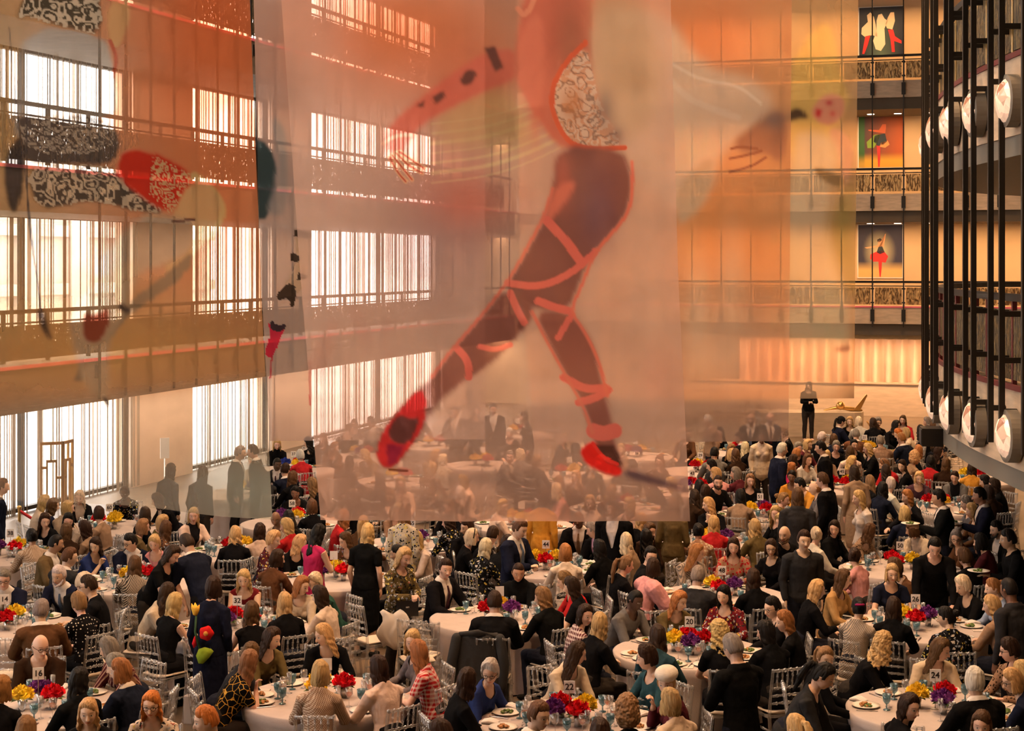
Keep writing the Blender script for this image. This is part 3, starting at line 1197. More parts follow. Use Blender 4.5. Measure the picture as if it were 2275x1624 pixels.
# figure
p.poly([(240, 0), (290, -10), (285, 60), (262, 110), (240, 90)], (.88, .56, .28), .55, 4)
p.poly([(20, 200), (60, 60), (230, 70), (255, 170), (260, 270), (70, 250), (35, 330)], (.80, .74, .66), .26, 4)
chk = [(32, 40), (60, -20), (215, -40), (232, 78), (150, 62), (60, 36)]
p.poly(chk, (.09, .08, .06), .72, 3)
p.motif(chk, (.86, .80, .66), 7, .56, .5)
p.poly([(38, 250), (120, 262), (200, 255), (262, 285), (268, 335), (240, 368), (130, 365), (55, 365), (40, 300)], (.13, .11, .10), .66, 3)
p.motif([(40, 255), (200, 262), (262, 285), (240, 340), (55, 345)], (.6, .54, .46), 4, .56, .5)
p.poly([(6, 390), (14, 340), (40, 300), (60, 330), (45, 470), (20, 470)], (.08, .07, .07), .62, 3)
sk = [(55, 375), (150, 362), (262, 372), (300, 420), (375, 478), (300, 470), (230, 448), (160, 452), (85, 470)]
p.poly(sk, (.11, .09, .075), .70, 3)
p.motif(sk, (.84, .74, .58), 6, .53, .45)
p.poly([(262, 345), (300, 330), (360, 345), (434, 388), (380, 480), (318, 440), (262, 400)], (.62, .05, .03), .74, 2)
p.motif([(340, 345), (432, 390), (378, 476), (330, 430)], (.86, .62, .34), 5, .53, .55)
p.line([(434, 392), (480, 430), (498, 472), (470, 520)], 16, (.98, .74, .34), .5, 10)
p.poly([(430, 395), (488, 430), (492, 480), (440, 560), (400, 590), (360, 620), (380, 480)], (.92, .60, .30), .52, 4)
p.poly([(318, 470), (372, 480), (432, 490), (428, 560), (330, 600), (240, 620), (200, 600)], (.84, .66, .48), .34, 6)
p.line([(384, 492), (432, 488)], 7, (.22, .10, .07), .6, 3)
p.poly([(432, 550), (420, 610), (300, 690), (250, 740), (190, 850), (150, 850), (260, 690), (380, 600)], (.42, .31, .20), .62, 3)
p.poly([(150, 690), (240, 610), (320, 560), (280, 690), (238, 760), (240, 880), (232, 902), (190, 860), (168, 790)], (.92, .70, .46), .44, 5)
p.poly([(186, 690), (210, 702), (244, 674), (240, 740), (214, 765), (180, 755)], (.36, .10, .06), .72, 2)
p.poly([(78, 688), (100, 690), (104, 720), (119, 766), (96, 735)], (.10, .07, .06), .7, 2)
p.poly([(268, 670), (292, 690), (284, 698), (262, 688)], (.10, .07, .06), .7, 2)
p.line([(60, 260), (60, 480), (80, 600), (90, 690)], 4, (.12, .11, .12), .6, 2)
p.line([(20, 60), (35, 230), (50, 330), (75, 560)], 3, (.12, .11, .12), .5, 2)
p.poly([(228, 878), (244, 886), (242, 904), (230, 900)], (.06, .05, .05), .8, 2)
p.line([(245, 90), (262, 130), (250, 170)], 9, (.66, .14, .06), .55, 3)
hang(p, 'voile_banner', 'sheer orange banner printed with a dancer in brocade skirt and red sleeve', 16.6, 15.2, 0, 605, [(TOP, -80), (1164, -80)], [(TOP, 552), (0, 555), (700, 582), (1164, 605)], [(-80, 1104), (0, 1110), (300, 1124), (480, 1146), (605, 1155)], 1, .62)

# E: grey banner behind, between the two large ones
p = Print(560, 1084, TOP, 984, 2.5, (.80, .64, .60), .46)
p.cloud(820, 100, 240, 190, (.80, .26, .10), .66, .9)
p.cloud(1000, 420, 120, 100, (.84, .20, .08), .58, .8)
p.cloud(960, 560, 120, 140, (.36, .28, .34), .55, .7)
p.cloud(860, 820, 260, 160, (.92, .74, .64), .42, .8)
p.poly([(555, 300), (600, 320), (622, 390), (600, 490), (560, 490)], (.05, .08, .09), .8, 3)
p.poly([(600, 240), (640, 300), (640, 480), (590, 480), (622, 390)], (.50, .48, .50), .5, 4)
p.poly([(652, 510), (700, 520), (690, 620), (650, 660), (630, 640), (660, 590)], (.62, .50, .38), .4, 4)
for q in ([(655, 510), (692, 518), (690, 532), (652, 526)], [(648, 560), (672, 575), (660, 584), (646, 580)], [(612, 655), (640, 625), (662, 640), (650, 690), (640, 660), (620, 668)], [(664, 604), (684, 612), (678, 622), (660, 620)]):
    p.poly(q, (.07, .05, .04), .8, 1)
p.poly([(596, 710), (604, 726), (638, 720), (626, 745), (620, 762), (602, 800), (586, 780), (600, 752)], (.62, .04, .08), .85, 1)
p.poly([(602, 706), (612, 722), (640, 718), (630, 736), (600, 734)], (.06, .04, .05), .85, 1)
p.line([(604, 790), (600, 840)], 4, (.6, .05, .08), .7, 1)
p.line([(688, 800), (690, 900)], 5, (.6, .08, .10), .6, 2)
for q in ([(690, 440), (720, 420), (755, 470), (745, 490), (715, 450)], [(770, 690), (790, 670), (830, 740), (818, 790), (800, 760)], [(850, 700), (880, 720), (850, 760), (880, 800), (850, 800)]):
    p.poly(q, (.46, .22, .20), .6, 6, .7)
p.poly([(690, 800), (720, 740), (750, 690), (740, 760), (715, 850), (690, 880)], (.80, .24, .2), .4, 8, .6)
p.poly([(930, 600), (1000, 560), (1040, 700), (1010, 860), (960, 800)], (.42, .30, .30), .55, 20, .6)
hang(p, 'voile_banner', 'sheer grey pink banner with a small red boot near its left edge', 22.6, 22.0, 583, 1078, [(TOP, 560), (600, 578), (984, 600)], [(TOP, 1076), (984, 1078)], [(560, 980), (1084, 976)], 2, .72)

# D: yellow banner, farthest
p = Print(1306, 1906, TOP, 892, 3.0, (.93, .62, .34), .40)
p.cloud(1600, 400, 160, 260, (.92, .50, .20), .6, .8)
p.cloud(1860, 120, 120, 160, (.80, .56, .26), .45, .8)
p.poly([(1834, 40), (1858, 92), (1870, 170), (1890, 215), (1872, 260), (1830, 330), (1757, 400), (1750, 150), (1790, 90)], (.97, .70, .24), .60, 5)
p.poly([(1812, 225), (1840, 205), (1876, 215), (1880, 250), (1850, 280), (1815, 272), (1800, 250)], (.86, .42, .30), .7, 4)
p.poly([(1812, 240), (1826, 243), (1822, 262), (1810, 256)], (.62, .04, .05), .85, 2)
p.cloud(1842, 228, 9, 7, (.6, .12, .12), .8)
p.cloud(1850, 252, 8, 8, (.72, .2, .16), .8)
p.poly([(1745, 250), (1775, 235), (1800, 262), (1770, 265), (1745, 272)], (.13, .09, .06), .7, 3)
p.poly([(1850, 280), (1885, 300), (1898, 340), (1884, 410), (1870, 420), (1868, 360), (1840, 300)], (.93, .56, .38), .6, 4)
p.poly([(1750, 300), (1835, 290), (1868, 340), (1850, 400), (1840, 500), (1870, 600), (1895, 700), (1880, 880), (1745, 880)], (.98, .82, .58), .54, 10)
p.poly([(1800, 370), (1850, 380), (1880, 400), (1870, 420), (1830, 405)], (.42, .30, .16), .65, 4)
p.poly([(1906, 400), (1872, 420), (1838, 495), (1850, 560), (1878, 640), (1906, 690)], (.62, .50, .18), .5, 14)
p.poly([(1852, 775), (1880, 764), (1893, 770), (1888, 783), (1862, 784)], (.34, .20, .14), .7, 3)
p.cloud(1660, 850, 260, 70, (.86, .66, .50), .5, .8)
hang(p, 'voile_banner', 'sheer yellow banner at the back with a reclining face under a tall hat', 30.5, 28.5, 1310, 1900, [(TOP, 1310), (892, 1338)], [(TOP, 1908), (892, 1898)], [(1300, 887), (1906, 885)], 3, .75)

# C: pale banner with white gown
p = Print(1148, 1764, TOP, 992, 3.0, (.92, .58, .38), .46)
p.cloud(1560, 60, 260, 150, (.88, .36, .16), .64, .9)
p.cloud(1610, 500, 170, 150, (.98, .46, .16), .5, .8)
p.cloud(1640, 760, 160, 120, (.93, .66, .52), .5, .7)
p.cloud(1720, 300, 60, 400, (.86, .50, .26), .55, .8)
p.poly([(1330, 0), (1480, 30), (1560, 150), (1660, 170), (1720, 210), (1700, 300), (1600, 330), (1580, 420), (1510, 480), (1440, 420), (1340, 300), (1300, 120)], (.95, .82, .68), .58, 12)
p.line([(1490, 140), (1560, 180), (1640, 190), (1690, 230)], 7, (.98, .92, .84), .66, 5)
p.line([(1490, 180), (1540, 230), (1640, 260)], 14, (.97, .88, .78), .6, 7)
p.poly([(1620, 320), (1680, 270), (1740, 235), (1752, 300), (1740, 370), (1700, 340), (1660, 345)], (.50, .28, .20), .66, 6)
for q in ([(1690, 335), (1660, 345), (1622, 352)], [(1700, 350), (1665, 372), (1622, 382)], [(1680, 330), (1645, 325), (1625, 330)]):
    p.line(q, 7, (.42, .20, .14), .66, 3)
p.cloud(1718, 265, 28, 26, (.30, .24, .24), .7, .8)
p.poly([(1500, 420), (1585, 330), (1580, 430), (1530, 490), (1505, 500)], (.80, .70, .56), .5, 6)
p.cloud(1550, 690, 26, 110, (.96, .84, .70), .5, .8)
p.cloud(1625, 640, 30, 130, (.96, .80, .64), .5, .8)
p.cloud(1600, 780, 90, 60, (.95, .82, .72), .5, .7)
p.cloud(1450, 700, 60, 300, (.72, .54, .44), .56, .6)
p.poly([(1150, 890), (1764, 886), (1764, 1000), (1150, 1000)], (.40, .32, .30), .56, 5, .9, False)
p.cloud(1460, 830, 40, 60, (.85, .3, .2), .45, .6)
hang(p, 'voile_banner', 'sheer pale orange banner with a white gown and a dark hand', 22.4, 21.6, 1150, 1755, [(TOP, 1148), (600, 1155), (992, 1186)], [(TOP, 1760), (992, 1752)], [(1148, 984), (1764, 980)], 4, .75)

# B: the large banner with red ribbon legs
p = Print(620, 1540, TOP, 1164, 2.5, (.91, .67, .59), .42)
p.cloud(900, 60, 300, 150, (.86, .32, .14), .60, .95)
p.cloud(1060, 180, 140, 120, (.80, .24, .12), .6, .8)
p.cloud(690, 420, 90, 520, (.84, .68, .64), .46, .8)
p.cloud(1390, 120, 110, 200, (.74, .52, .32), .5, .7)
p.cloud(1010, 520, 170, 170, (.50, .36, .38), .48, .7)
p.cloud(1050, 450, 110, 70, (.80, .22, .14), .55, .6)
p.cloud(1450, 620, 90, 420, (.82, .64, .55), .50, .8)
p.poly([(600, 1010), (1560, 1010), (1560, 1170), (600, 1170)], (.86, .58, .48), .54, 40, .8, False)
p.cloud(1150, 1120, 420, 26, (.52, .36, .30), .58, .7)
p.cloud(1080, 1065, 130, 18, (.42, .32, .30), .58, .6)
p.poly([(1000, 980), (1100, 1030), (1360, 1120), (1480, 1170), (1300, 1160), (1080, 1080)], (.42, .30, .26), .58, 12, .6)
for k in range(7):
    y = 200 + 22 * k
    p.line([(960, y + 75), (1090, y + 60), (1200, y + 20), (1310, y - 40)], 3 + (k % 3) * 3, (.95, .80, .52), .50, 5, .75)
# yellow band under the arm
p.poly([(950, 250), (1120, 180), (1180, 270), (1200, 330), (980, 330)], (.80, .58, .28), .5, 20, .7)
# trailing arm
p.poly([(1150, 105), (1156, 172), (1070, 205), (1006, 238), (940, 275), (905, 318), (900, 345), (868, 345), (848, 322), (868, 272), (920, 228), (1000, 165), (1080, 112)], (.84, .24, .18), .60, 4)
for q in ([(1020, 175), (1040, 150), (1062, 160), (1050, 185), (1028, 190)], [(960, 215), (985, 200), (990, 216), (968, 232)], [(1076, 105), (1100, 100), (1118, 150), (1100, 160)], [(925, 235), (945, 220), (940, 240)]):
    p.poly(q, (.20, .09, .08), .78, 3)
p.line([(850, 320), (880, 300), (920, 300)], 8, (.90, .55, .42), .6, 4)
for q in ([(870, 345), (895, 375), (915, 400)], [(880, 340), (912, 372), (938, 385)], [(888, 338), (920, 360), (942, 374)], [(866, 350), (884, 384), (902, 404)]):
    p.line(q, 10, (.94, .62, .40), .66, 3)
    p.line(q, 4, (.62, .14, .10), .7, 2)
# torso
p.poly([(1172, -60), (1330, -60), (1314, 60), (1312, 150), (1345, 270), (1384, 330), (1300, 345), (1232, 322), (1196, 268), (1166, 212), (1140, 160), (1148, 80)], (.80, .26, .19), .62, 5)
p.cloud(1250, 60, 40, 90, (.52, .16, .12), .72, .8)
p.cloud(1190, 240, 16, 70, (.82, .24, .16), .7, .8)
p.poly([(1160, 60), (1200, 20), (1215, 140), (1200, 260), (1168, 215), (1142, 160)], (.86, .30, .22), .66, 6, .8)
p.cloud(1270, 100, 34, 110, (.50, .22, .16), .62, .8)
p.poly([(1315, -60), (1400, -60), (1480, 200), (1400, 330), (1330, 240), (1316, 100)], (.70, .52, .34), .46, 18, .7)
p.cloud(1400, 170, 50, 50, (.52, .36, .22), .5, .6)
bust = [(1300, 100), (1316, 150), (1330, 230), (1390, 326), (1330, 330), (1262, 318), (1222, 250), (1234, 180), (1270, 130)]
p.poly(bust, (.78, .48, .34), .66, 3)
p.motif(bust, (.93, .82, .72), 8, .50, .6, .7)
p.motif(bust, (.26, .18, .16), 9, .62, .7, .8)
p.cloud(1345, 240, 22, 50, (.22, .17, .17), .66, .7)
p.cloud(1372, 300, 18, 22, (.24, .18, .18), .66, .7)
p.cloud(1270, 230, 24, 40, (.72, .32, .14), .6, .7)
p.line([(1300, 95), (1262, 130), (1226, 190), (1226, 250), (1262, 320), (1320, 332), (1388, 328)], 12, (.78, .18, .10), .76, 3)
p.line([(1150, 20), (1168, 40), (1196, -20)], 12, (.90, .40, .28), .7, 5)
# hips and legs
DK = (.30, .135, .125)
p.poly([(1236, 322), (1384, 330), (1403, 380), (1404, 430), (1392, 480), (1352, 528), (1310, 572), (1284, 640), (1262, 690), (1196, 690), (1130, 660), (1128, 625), (1160, 572), (1208, 490), (1228, 420)], DK, .64, 4)
p.poly([(1130, 630), (1198, 690), (1150, 752), (1082, 818), (1010, 862), (966, 905), (946, 945), (908, 1000), (872, 1043), (846, 1036), (834, 1004), (850, 958), (884, 912), (920, 872), (962, 836), (1004, 776), (1066, 706)], (.34, .15, .13), .62, 4)
p.poly([(1182, 690), (1262, 688), (1300, 730), (1326, 780), (1334, 830), (1348, 880), (1362, 940), (1368, 990), (1388, 1040), (1376, 1058), (1330, 1040), (1316, 960), (1294, 900), (1260, 840), (1222, 770)], (.36, .15, .13), .62, 4)
p.cloud(1330, 470, 40, 90, (.24, .14, .19), .68, .8)
p.cloud(1250, 400, 20, 60, (.62, .20, .16), .7, .7)
p.poly([(1210, 470), (1240, 410), (1280, 400), (1270, 430), (1240, 470), (1220, 500)], (.80, .26, .20), .66, 5)
RB = (.88, .23, .20)
for q, w in (([(1214, 490), (1252, 530), (1292, 582)], 20), ([(1128, 628), (1200, 638), (1270, 606), (1322, 560)], 16), ([(1134, 650), (1150, 690), (1164, 716)], 16), ([(1196, 668), (1230, 682), (1264, 690)], 18), ([(1240, 750), (1262, 712), (1272, 698)], 14), ([(1066, 770), (1100, 778), (1134, 766)], 12), ([(1016, 774), (1040, 800), (1042, 838)], 16), ([(1252, 838), (1300, 866), (1346, 862)], 18), ([(1286, 894), (1320, 886), (1352, 868)], 18), ([(1318, 958), (1340, 966), (1366, 958)], 34)):
    p.line(q, w, RB, .62, 4)
p.line([(1404, 360), (1406, 430), (1394, 480), (1350, 530), (1318, 566), (1290, 640), (1266, 690), (1300, 736), (1330, 800), (1350, 880)], 8, (.90, .26, .20), .60, 6)
p.line([(1228, 420), (1206, 490), (1160, 570), (1126, 628), (1066, 706), (1002, 778), (960, 838)], 8, (.90, .28, .22), .58, 6)
p.line([(1182, 692), (1222, 772), (1262, 844), (1296, 904), (1316, 962)], 7, (.90, .28, .22), .58, 6)
# shoes
p.poly([(920, 872), (946, 868), (944, 945), (906, 1000), (872, 1042), (846, 1036), (834, 1004), (850, 956), (886, 912)], (.64, .045, .05), .82, 2)
p.poly([(884, 918), (910, 930), (936, 925), (908, 990), (870, 982), (860, 960)], (.16, .06, .06), .78, 3)
p.poly([(858, 985), (900, 990), (880, 1030), (862, 1036)], (.34, .03, .07), .84, 3)
p.line([(866, 1044), (905, 1046)], 6, (.24, .10, .07), .7, 2)
p.poly([(1290, 996), (1312, 980), (1326, 984), (1350, 1020), (1386, 1040), (1378, 1060), (1342, 1052), (1308, 1034), (1290, 1016)], (.84, .035, .03), .86, 2)
p.poly([(1320, 990), (1364, 990), (1384, 1036), (1350, 1026)], (.10, .045, .04), .84, 2)
p.line([(1316, 986), (1340, 1018), (1372, 1030)], 8, (.84, .06, .05), .85, 2)
p.poly([(1388, 1038), (1420, 1045), (1540, 1086), (1540, 1096), (1440, 1075), (1384, 1060)], (.20, .13, .16), .70, 4)
hang(p, 'voile_banner', 'largest sheer banner, printed with dancing legs tied in red ribbons', 14.6, 14.2, 625, 1533, [(TOP, 610), (0, 625), (600, 666), (1164, 712)], [(TOP, 1486), (0, 1490), (600, 1506), (1164, 1533)], [(610, 1154), (1000, 1158), (1540, 1158)], 5, .9)

# ------------------------------------------------------------------ people


def remesh(mb, name, voxel, smooth=2, mat=None):
    me = mb.mesh(name + '_raw')
    o = bpy.data.objects.new(name + '_raw', me)
    COL.objects.link(o)
    r = o.modifiers.new('r', 'REMESH')
    r.mode = 'VOXEL'
    r.voxel_size = voxel
    r.use_smooth_shade = True
    if smooth:
        s = o.modifiers.new('s', 'SMOOTH')
        s.iterations = smooth
        s.factor = .5
    dg = bpy.context.evaluated_depsgraph_get()
    out = bpy.data.meshes.new_from_object(o.evaluated_get(dg))
    out.name = name
    bpy.data.objects.remove(o)
    bpy.data.meshes.remove(me)
    out.materials.clear()
    if mat is not None: out.materials.append(mat)
    return out


def coords(me):
    a = np.empty(len(me.vertices) * 3, np.float32)
    me.vertices.foreach_get('co', a)
    return a.reshape(-1, 3)


def setco(me, a):
    me.vertices.foreach_set('co', np.ascontiguousarray(a, np.float32).ravel())
    me.update()


def normals(me):
    a = np.empty(len(me.vertices) * 3, np.float32)
    me.vertex_normals.foreach_get('vector', a)
    return a.reshape(-1, 3)


def ik(S, W, l1, l2, pole):
    """elbow position for shoulder S and wrist W"""
    d = W - S
    dist = min(d.length, (l1 + l2) * .995)
    d.normalize()
    a = (l1 * l1 - l2 * l2 + dist * dist) / (2 * dist)
    h = math.sqrt(max(0, l1 * l1 - a * a))
    p = pole - d * pole.dot(d)
    p.normalize()
    return S + d * a + p * h, S + d * dist


ARMS = {  # wrist in the chest frame (x outward, y forward, z up from the shoulder line), elbow pole, hand direction, curl
    'table': ((.02, .36, -.24), (.7, -.2, -.8), (-.45, .85, -.05), .55),
    'eat': ((-.05, .30, -.16), (.8, -.1, -.8), (-.5, .75, .25), .9),
    'chin': ((-.12, .20, .04), (.5, .2, -1), (-.25, .15, .9), 1.0),
    'lap': ((-.04, .26, -.42), (.8, -.5, -.3), (-.4, .9, -.3), .5),
    'down': ((.05, .04, -.50), (.5, -1, 0), (.0, .12, -1), .35),
    'hold': ((-.10, .28, -.22), (.7, -.4, -.6), (-.75, .5, .05), .9),
    'plate': ((.0, .33, -.16), (.5, -.4, -.8), (-.2, .95, .15), .3),
    'wave': ((.22, .26, .06), (.6, -.3, -.8), (.35, .5, .8), .15),
    'lean': ((.05, .28, -.42), (.6, -.6, .2), (-.2, .7, -.7), .4),
}


def rot(ax, deg):
    return Matrix.Rotation(math.radians(deg), 3, ax)


POSE = {}


def pose(key):
    """key = (sex, stand, yaw, pitch, lean, left arm, right arm); facing +y, origin on the floor below the hips"""
    if key in POSE: return POSE[key]
    sex, stand, yaw, pitch, lean, al, ar = key
    f = sex == 'f'
    k = .955 if f else 1.0
    prim = []
    P0 = Vector((0, 0, (.96 if stand else .575))) * (k if stand else 1)
    Rl = rot('X', -lean)
    up = Rl @ Vector((0, 0, 1))
    fw = Rl @ Vector((0, 1, 0))
    at = lambda z, y=0.0: P0 + up * (z * k) + fw * (y * k)
    # trunk
    if f: tr = [(-.05, 0, .155, .115), (.05, .0, .165, .12), (.17, .0, .126, .098), (.28, .005, .137, .108), (.38, .005, .148, .112), (.455, 0, .150, .088), (.505, -.005, .095, .068)]
    else: tr = [(-.05, 0, .150, .115), (.05, .0, .158, .12), (.17, .0, .152, .115), (.28, .0, .165, .122), (.38, .005, .180, .126), (.455, 0, .180, .100), (.505, -.005, .110, .076)]
    prim.append(('torso', [at(z, y) for z, y, a, b in tr], [(a * k, b * k) for z, y, a, b in tr], (1, 0, 0), 18))
    if f:
        for s in (-1, 1): prim.append(('bust', [at(.335, .055) + Vector((s * .066, 0, 0)), at(.325, .085) + Vector((s * .068, 0, 0))], [.062, .052], (1, 0, 0), 10))
    nb = at(.50, .0)
    hr = rot('Z', -yaw) @ rot('X', pitch - lean * .35)
    hc = nb + Vector((0, .012, .035)) + rot('Z', -yaw * .5) @ (rot('X', pitch * .6 - lean * .35) @ Vector((0, .035, .155 * (1 if not f else .97))))
    prim.append(('neck', [nb + Vector((0, -.012, -.03)), nb + (hc - nb) * .35, hc + hr @ Vector((0, -.02, -.06))], [.068 if not f else .058, .056 if not f else .047, .058 if not f else .050], (1, 0, 0), 12))
    for s in (-1, 1): prim.append(('trap', [nb + Vector((s * .025, -.016, .045)), nb + Vector((s * .06, -.014, .0)), at(.462, -.008) + Vector((s * .135, 0, 0))], [.034, .046 if not f else .040, .044 if not f else .040], (0, 1, 0), 10))
    # arms
    so = .150 if f else .178
    hands = []
    for s, mode in ((-1, al), (1, ar)):
        wr, pole, hd, curl = ARMS[mode]
        S = at(.455, .0) + Vector((s * so * k, 0, 0))
        q = lambda v: Vector((s * v[0], 0, 0)) + fw * v[1] + Vector((0, 0, v[2]))
        E, W = ik(S, S + q(wr) * k, .285 * k, .245 * k, q(pole).normalized())
        r = .9 if f else 1.08
        prim.append(('uarm', [S + Vector((-s * .03, 0, .0)), S + Vector((s * .012, 0, -.005)), S.lerp(E, .5), E], [.058 * r, .056 * r, .046 * r, .039 * r], (0, 1, 0), 12))
        prim.append(('farm', [E, E.lerp(W, .35), W], [.039 * r, .039 * r, .026 * r], (0, 1, 0), 10))
        d = q(hd).normalized()
        n = (W - E).normalized().cross(d)
        lat = Vector((s, 0, 0)) - d * d.x * s
        lat = (lat if mode not in ('down',) else Vector((0, 1, 0))).normalized()
        nrm = d.cross(lat).normalized()
        if nrm.z > 0: nrm = -nrm                        # palm side
        if mode == 'down': nrm = Vector((-s, 0, 0))
        hs = .93 if f else 1.05
        palm = [W, W + d * .035 * hs, W + d * .085 * hs]
        prim.append(('hand', palm, [(.024 * hs, .020 * hs), (.036 * hs, .017 * hs), (.040 * hs, .014 * hs)], lat, 10))
        for i, (o, ln) in enumerate(((-.029, .062), (-.010, .074), (.010, .070), (.028, .056))):
            b = W + d * (.084 * hs) + lat * (o * hs * (1 + 0))
            c1 = (d * math.cos(curl * .7) + nrm * math.sin(curl * .7)).normalized()
            c2 = (d * math.cos(curl * 1.7) + nrm * math.sin(curl * 1.7)).normalized()
            prim.append(('hand', [b, b + c1 * ln * .52 * hs, b + (c1 * .52 + c2 * .48) * ln * hs], [.0092 * hs, .0088 * hs, .0075 * hs], lat, 7))
        tb = W + d * .028 * hs - lat * (.028 * hs * 1)
        td = (d * .75 - lat * .5 + nrm * .45).normalized()
        prim.append(('hand', [tb, tb + td * .035 * hs, tb + td * .03 * hs + (d + nrm * .5).normalized() * .034 * hs], [.0125 * hs, .0105 * hs, .0085 * hs], lat, 7))
        hands.append(W + d * .10)
    # legs
    for s in (-1, 1):
        hj = P0 + Vector((s * .088, .0, -.02))
        if stand:
            kn = hj + Vector((s * .008, .015, -.43 * k))
            an = Vector((s * .105, -.02, .085))
        else:
            kn = Vector((s * .105, .40 * k, .535))
            an = Vector((s * .11, .35 * k, .09))
        r = .94 if f else 1.0
        prim.append(('thigh', [hj, hj.lerp(kn, .5), kn], [.088 * r, .078 * r, .056 * r], (1, 0, 0), 12))
        prim.append(('shin', [kn, kn.lerp(an, .32) + Vector((0, -.012, 0)), an], [.054 * r, .057 * r, .036 * r], (1, 0, 0), 12))
        prim.append(('foot', [an + Vector((0, -.025, -.045)), an + Vector((0, .05, -.05)), an + Vector((s * .015, .15, -.062))], [(.034, .032), (.04, .034), (.036, .02)], (1, 0, 0), 10))
    POSE[key] = dict(prim=prim, head=hc, hr=hr, hs=(.95 if f else 1.0), top=hc + hr @ Vector((0, -.01, .118 * (.95 if f else 1))), hands=hands, nb=nb, at=at, fw=fw, up=up, k=k, P0=P0, f=f, stand=stand)
    return POSE[key]


def head_mb(mb, p):
    """skull, jaw, nose, brow, ears and lips in head coordinates, then placed on the neck"""
    seg, rings = 40, 32
    vs = []

    def g(x, z, cx, cz, sx, szz): return math.exp(-((x - cx) / sx) ** 2 - ((z - cz) / szz) ** 2)
    f = p['f']
    for i in range(rings + 1):
        t = math.pi * i / rings - math.pi / 2
        for k in range(seg):
            a = 2 * math.pi * k / seg
            cx, cyy, cz = math.cos(t) * math.cos(a), math.cos(t) * math.sin(a), math.sin(t)
            x, y, z = .077 * cx, .097 * cyy, .120 * cz
            if z < 0:
                q = (-z / .12)
                x *= 1 - (.36 if f else .28) * q ** 1.6
                if y < 0: y *= 1 - .35 * q
            if y > 0:
                y -= .0
                ax = abs(x)
                y += -.008 * g(ax, z, .035, .013, .018, .014)        # eye sockets
                y += .006 * g(ax, z, .033, .011, .011, .008)         # eyeballs
                y += .003 * g(ax, z, .032, .038, .026, .010)         # brow
                y += .005 * g(ax, z, .046, -.018, .018, .020)        # cheeks
                y += .010 * g(x, z, 0, -.057, .024, .012)            # lips
                y += -.004 * g(x, z, 0, -.058, .024, .0028)
                y += .013 * g(x, z, 0, -.095, .024, .018)            # chin
                if z > .05: y *= 1 - .12 * ((z - .05) / .07)
            else:
                y *= 1.02
            vs.append((x, y, z))
    fs = []
    for i in range(rings):
        for k in range(seg):
            a, b = i * seg + k, i * seg + (k + 1) % seg
            fs.append((a, b, b + seg, a + seg))
    h = MB()
    h.add(vs, fs)
    h.tube([(0, .083, .022), (0, .099, -.004), (0, .109, -.024)], [.0085, .0105, .0135], 8)
    for s in (-1, 1):
        h.tube([(s * .010, .098, -.028), (s * .012, .094, -.029)], [.008, .007], 6)
        h.tube([(s * .074, -.004, .018), (s * .080, -.012, .0), (s * .074, -.002, -.026)], [(.006, .016), (.008, .018), (.006, .010)], 8)
    M4 = p['hr'] * p['hs']
    vs = [p['head'] + M4 @ Vector(v) for v in h.v]
    mb.add(vs, h.f)


BODY = {}


def body_mesh(key):
    if key in BODY: return BODY[key]
    p = pose(key)
    mb = MB()
    for tagn, pts, rad, hint, seg in p['prim']:
        mb.tube(pts, rad, seg, hint)
    head_mb(mb, p)
    me = remesh(mb, 'person', .006, 1, M['skin'])
    a = coords(me).astype(np.float64)
    inv = np.array(p['hr'].inverted()) / p['hs']
    hc = (a - np.array(p['head'])) @ inv.T
    at = me.attributes.new('hc', 'FLOAT_VECTOR', 'POINT')
    at.data.foreach_set('vector', hc.astype(np.float32).ravel())
    BODY[key] = me
    return me


GARM = {}


def clip_tube(pts, rad, frac):
    """first part of a limb, up to a fraction of its length"""
    ln = [0]
    for a, b in zip(pts[:-1], pts[1:]): ln.append(ln[-1] + (b - a).length)
    lim = ln[-1] * frac
    op, orr = [pts[0]], [rad[0]]
    for i in range(1, len(pts)):
        if ln[i] <= lim:
            op.append(pts[i]); orr.append(rad[i])
        else:
            t = (lim - ln[i - 1]) / (ln[i] - ln[i - 1])
            if t > .05:
                op.append(pts[i - 1].lerp(pts[i], t))
                ra, rb = rad[i - 1], rad[i]
                orr.append(tuple(ra[j] + (rb[j] - ra[j]) * t for j in (0, 1)) if isinstance(ra, tuple) else ra + (rb - ra) * t)
            break
    return op, orr


def inflate(rad, d):
    return [tuple(q + d for q in r) if isinstance(r, tuple) else r + d for r in rad]


def wrinkle(me, amp, scale):
    a, n = coords(me), normals(me)
    d = np.array([noise.noise((x * scale, y * scale, z * scale * .7)) + .5 * noise.noise((x * scale * 2.3 + 7, y * scale * 2.3, z * scale * 1.6)) for x, y, z in a.tolist()], np.float32)
    setco(me, a + n * (d * amp)[:, None])


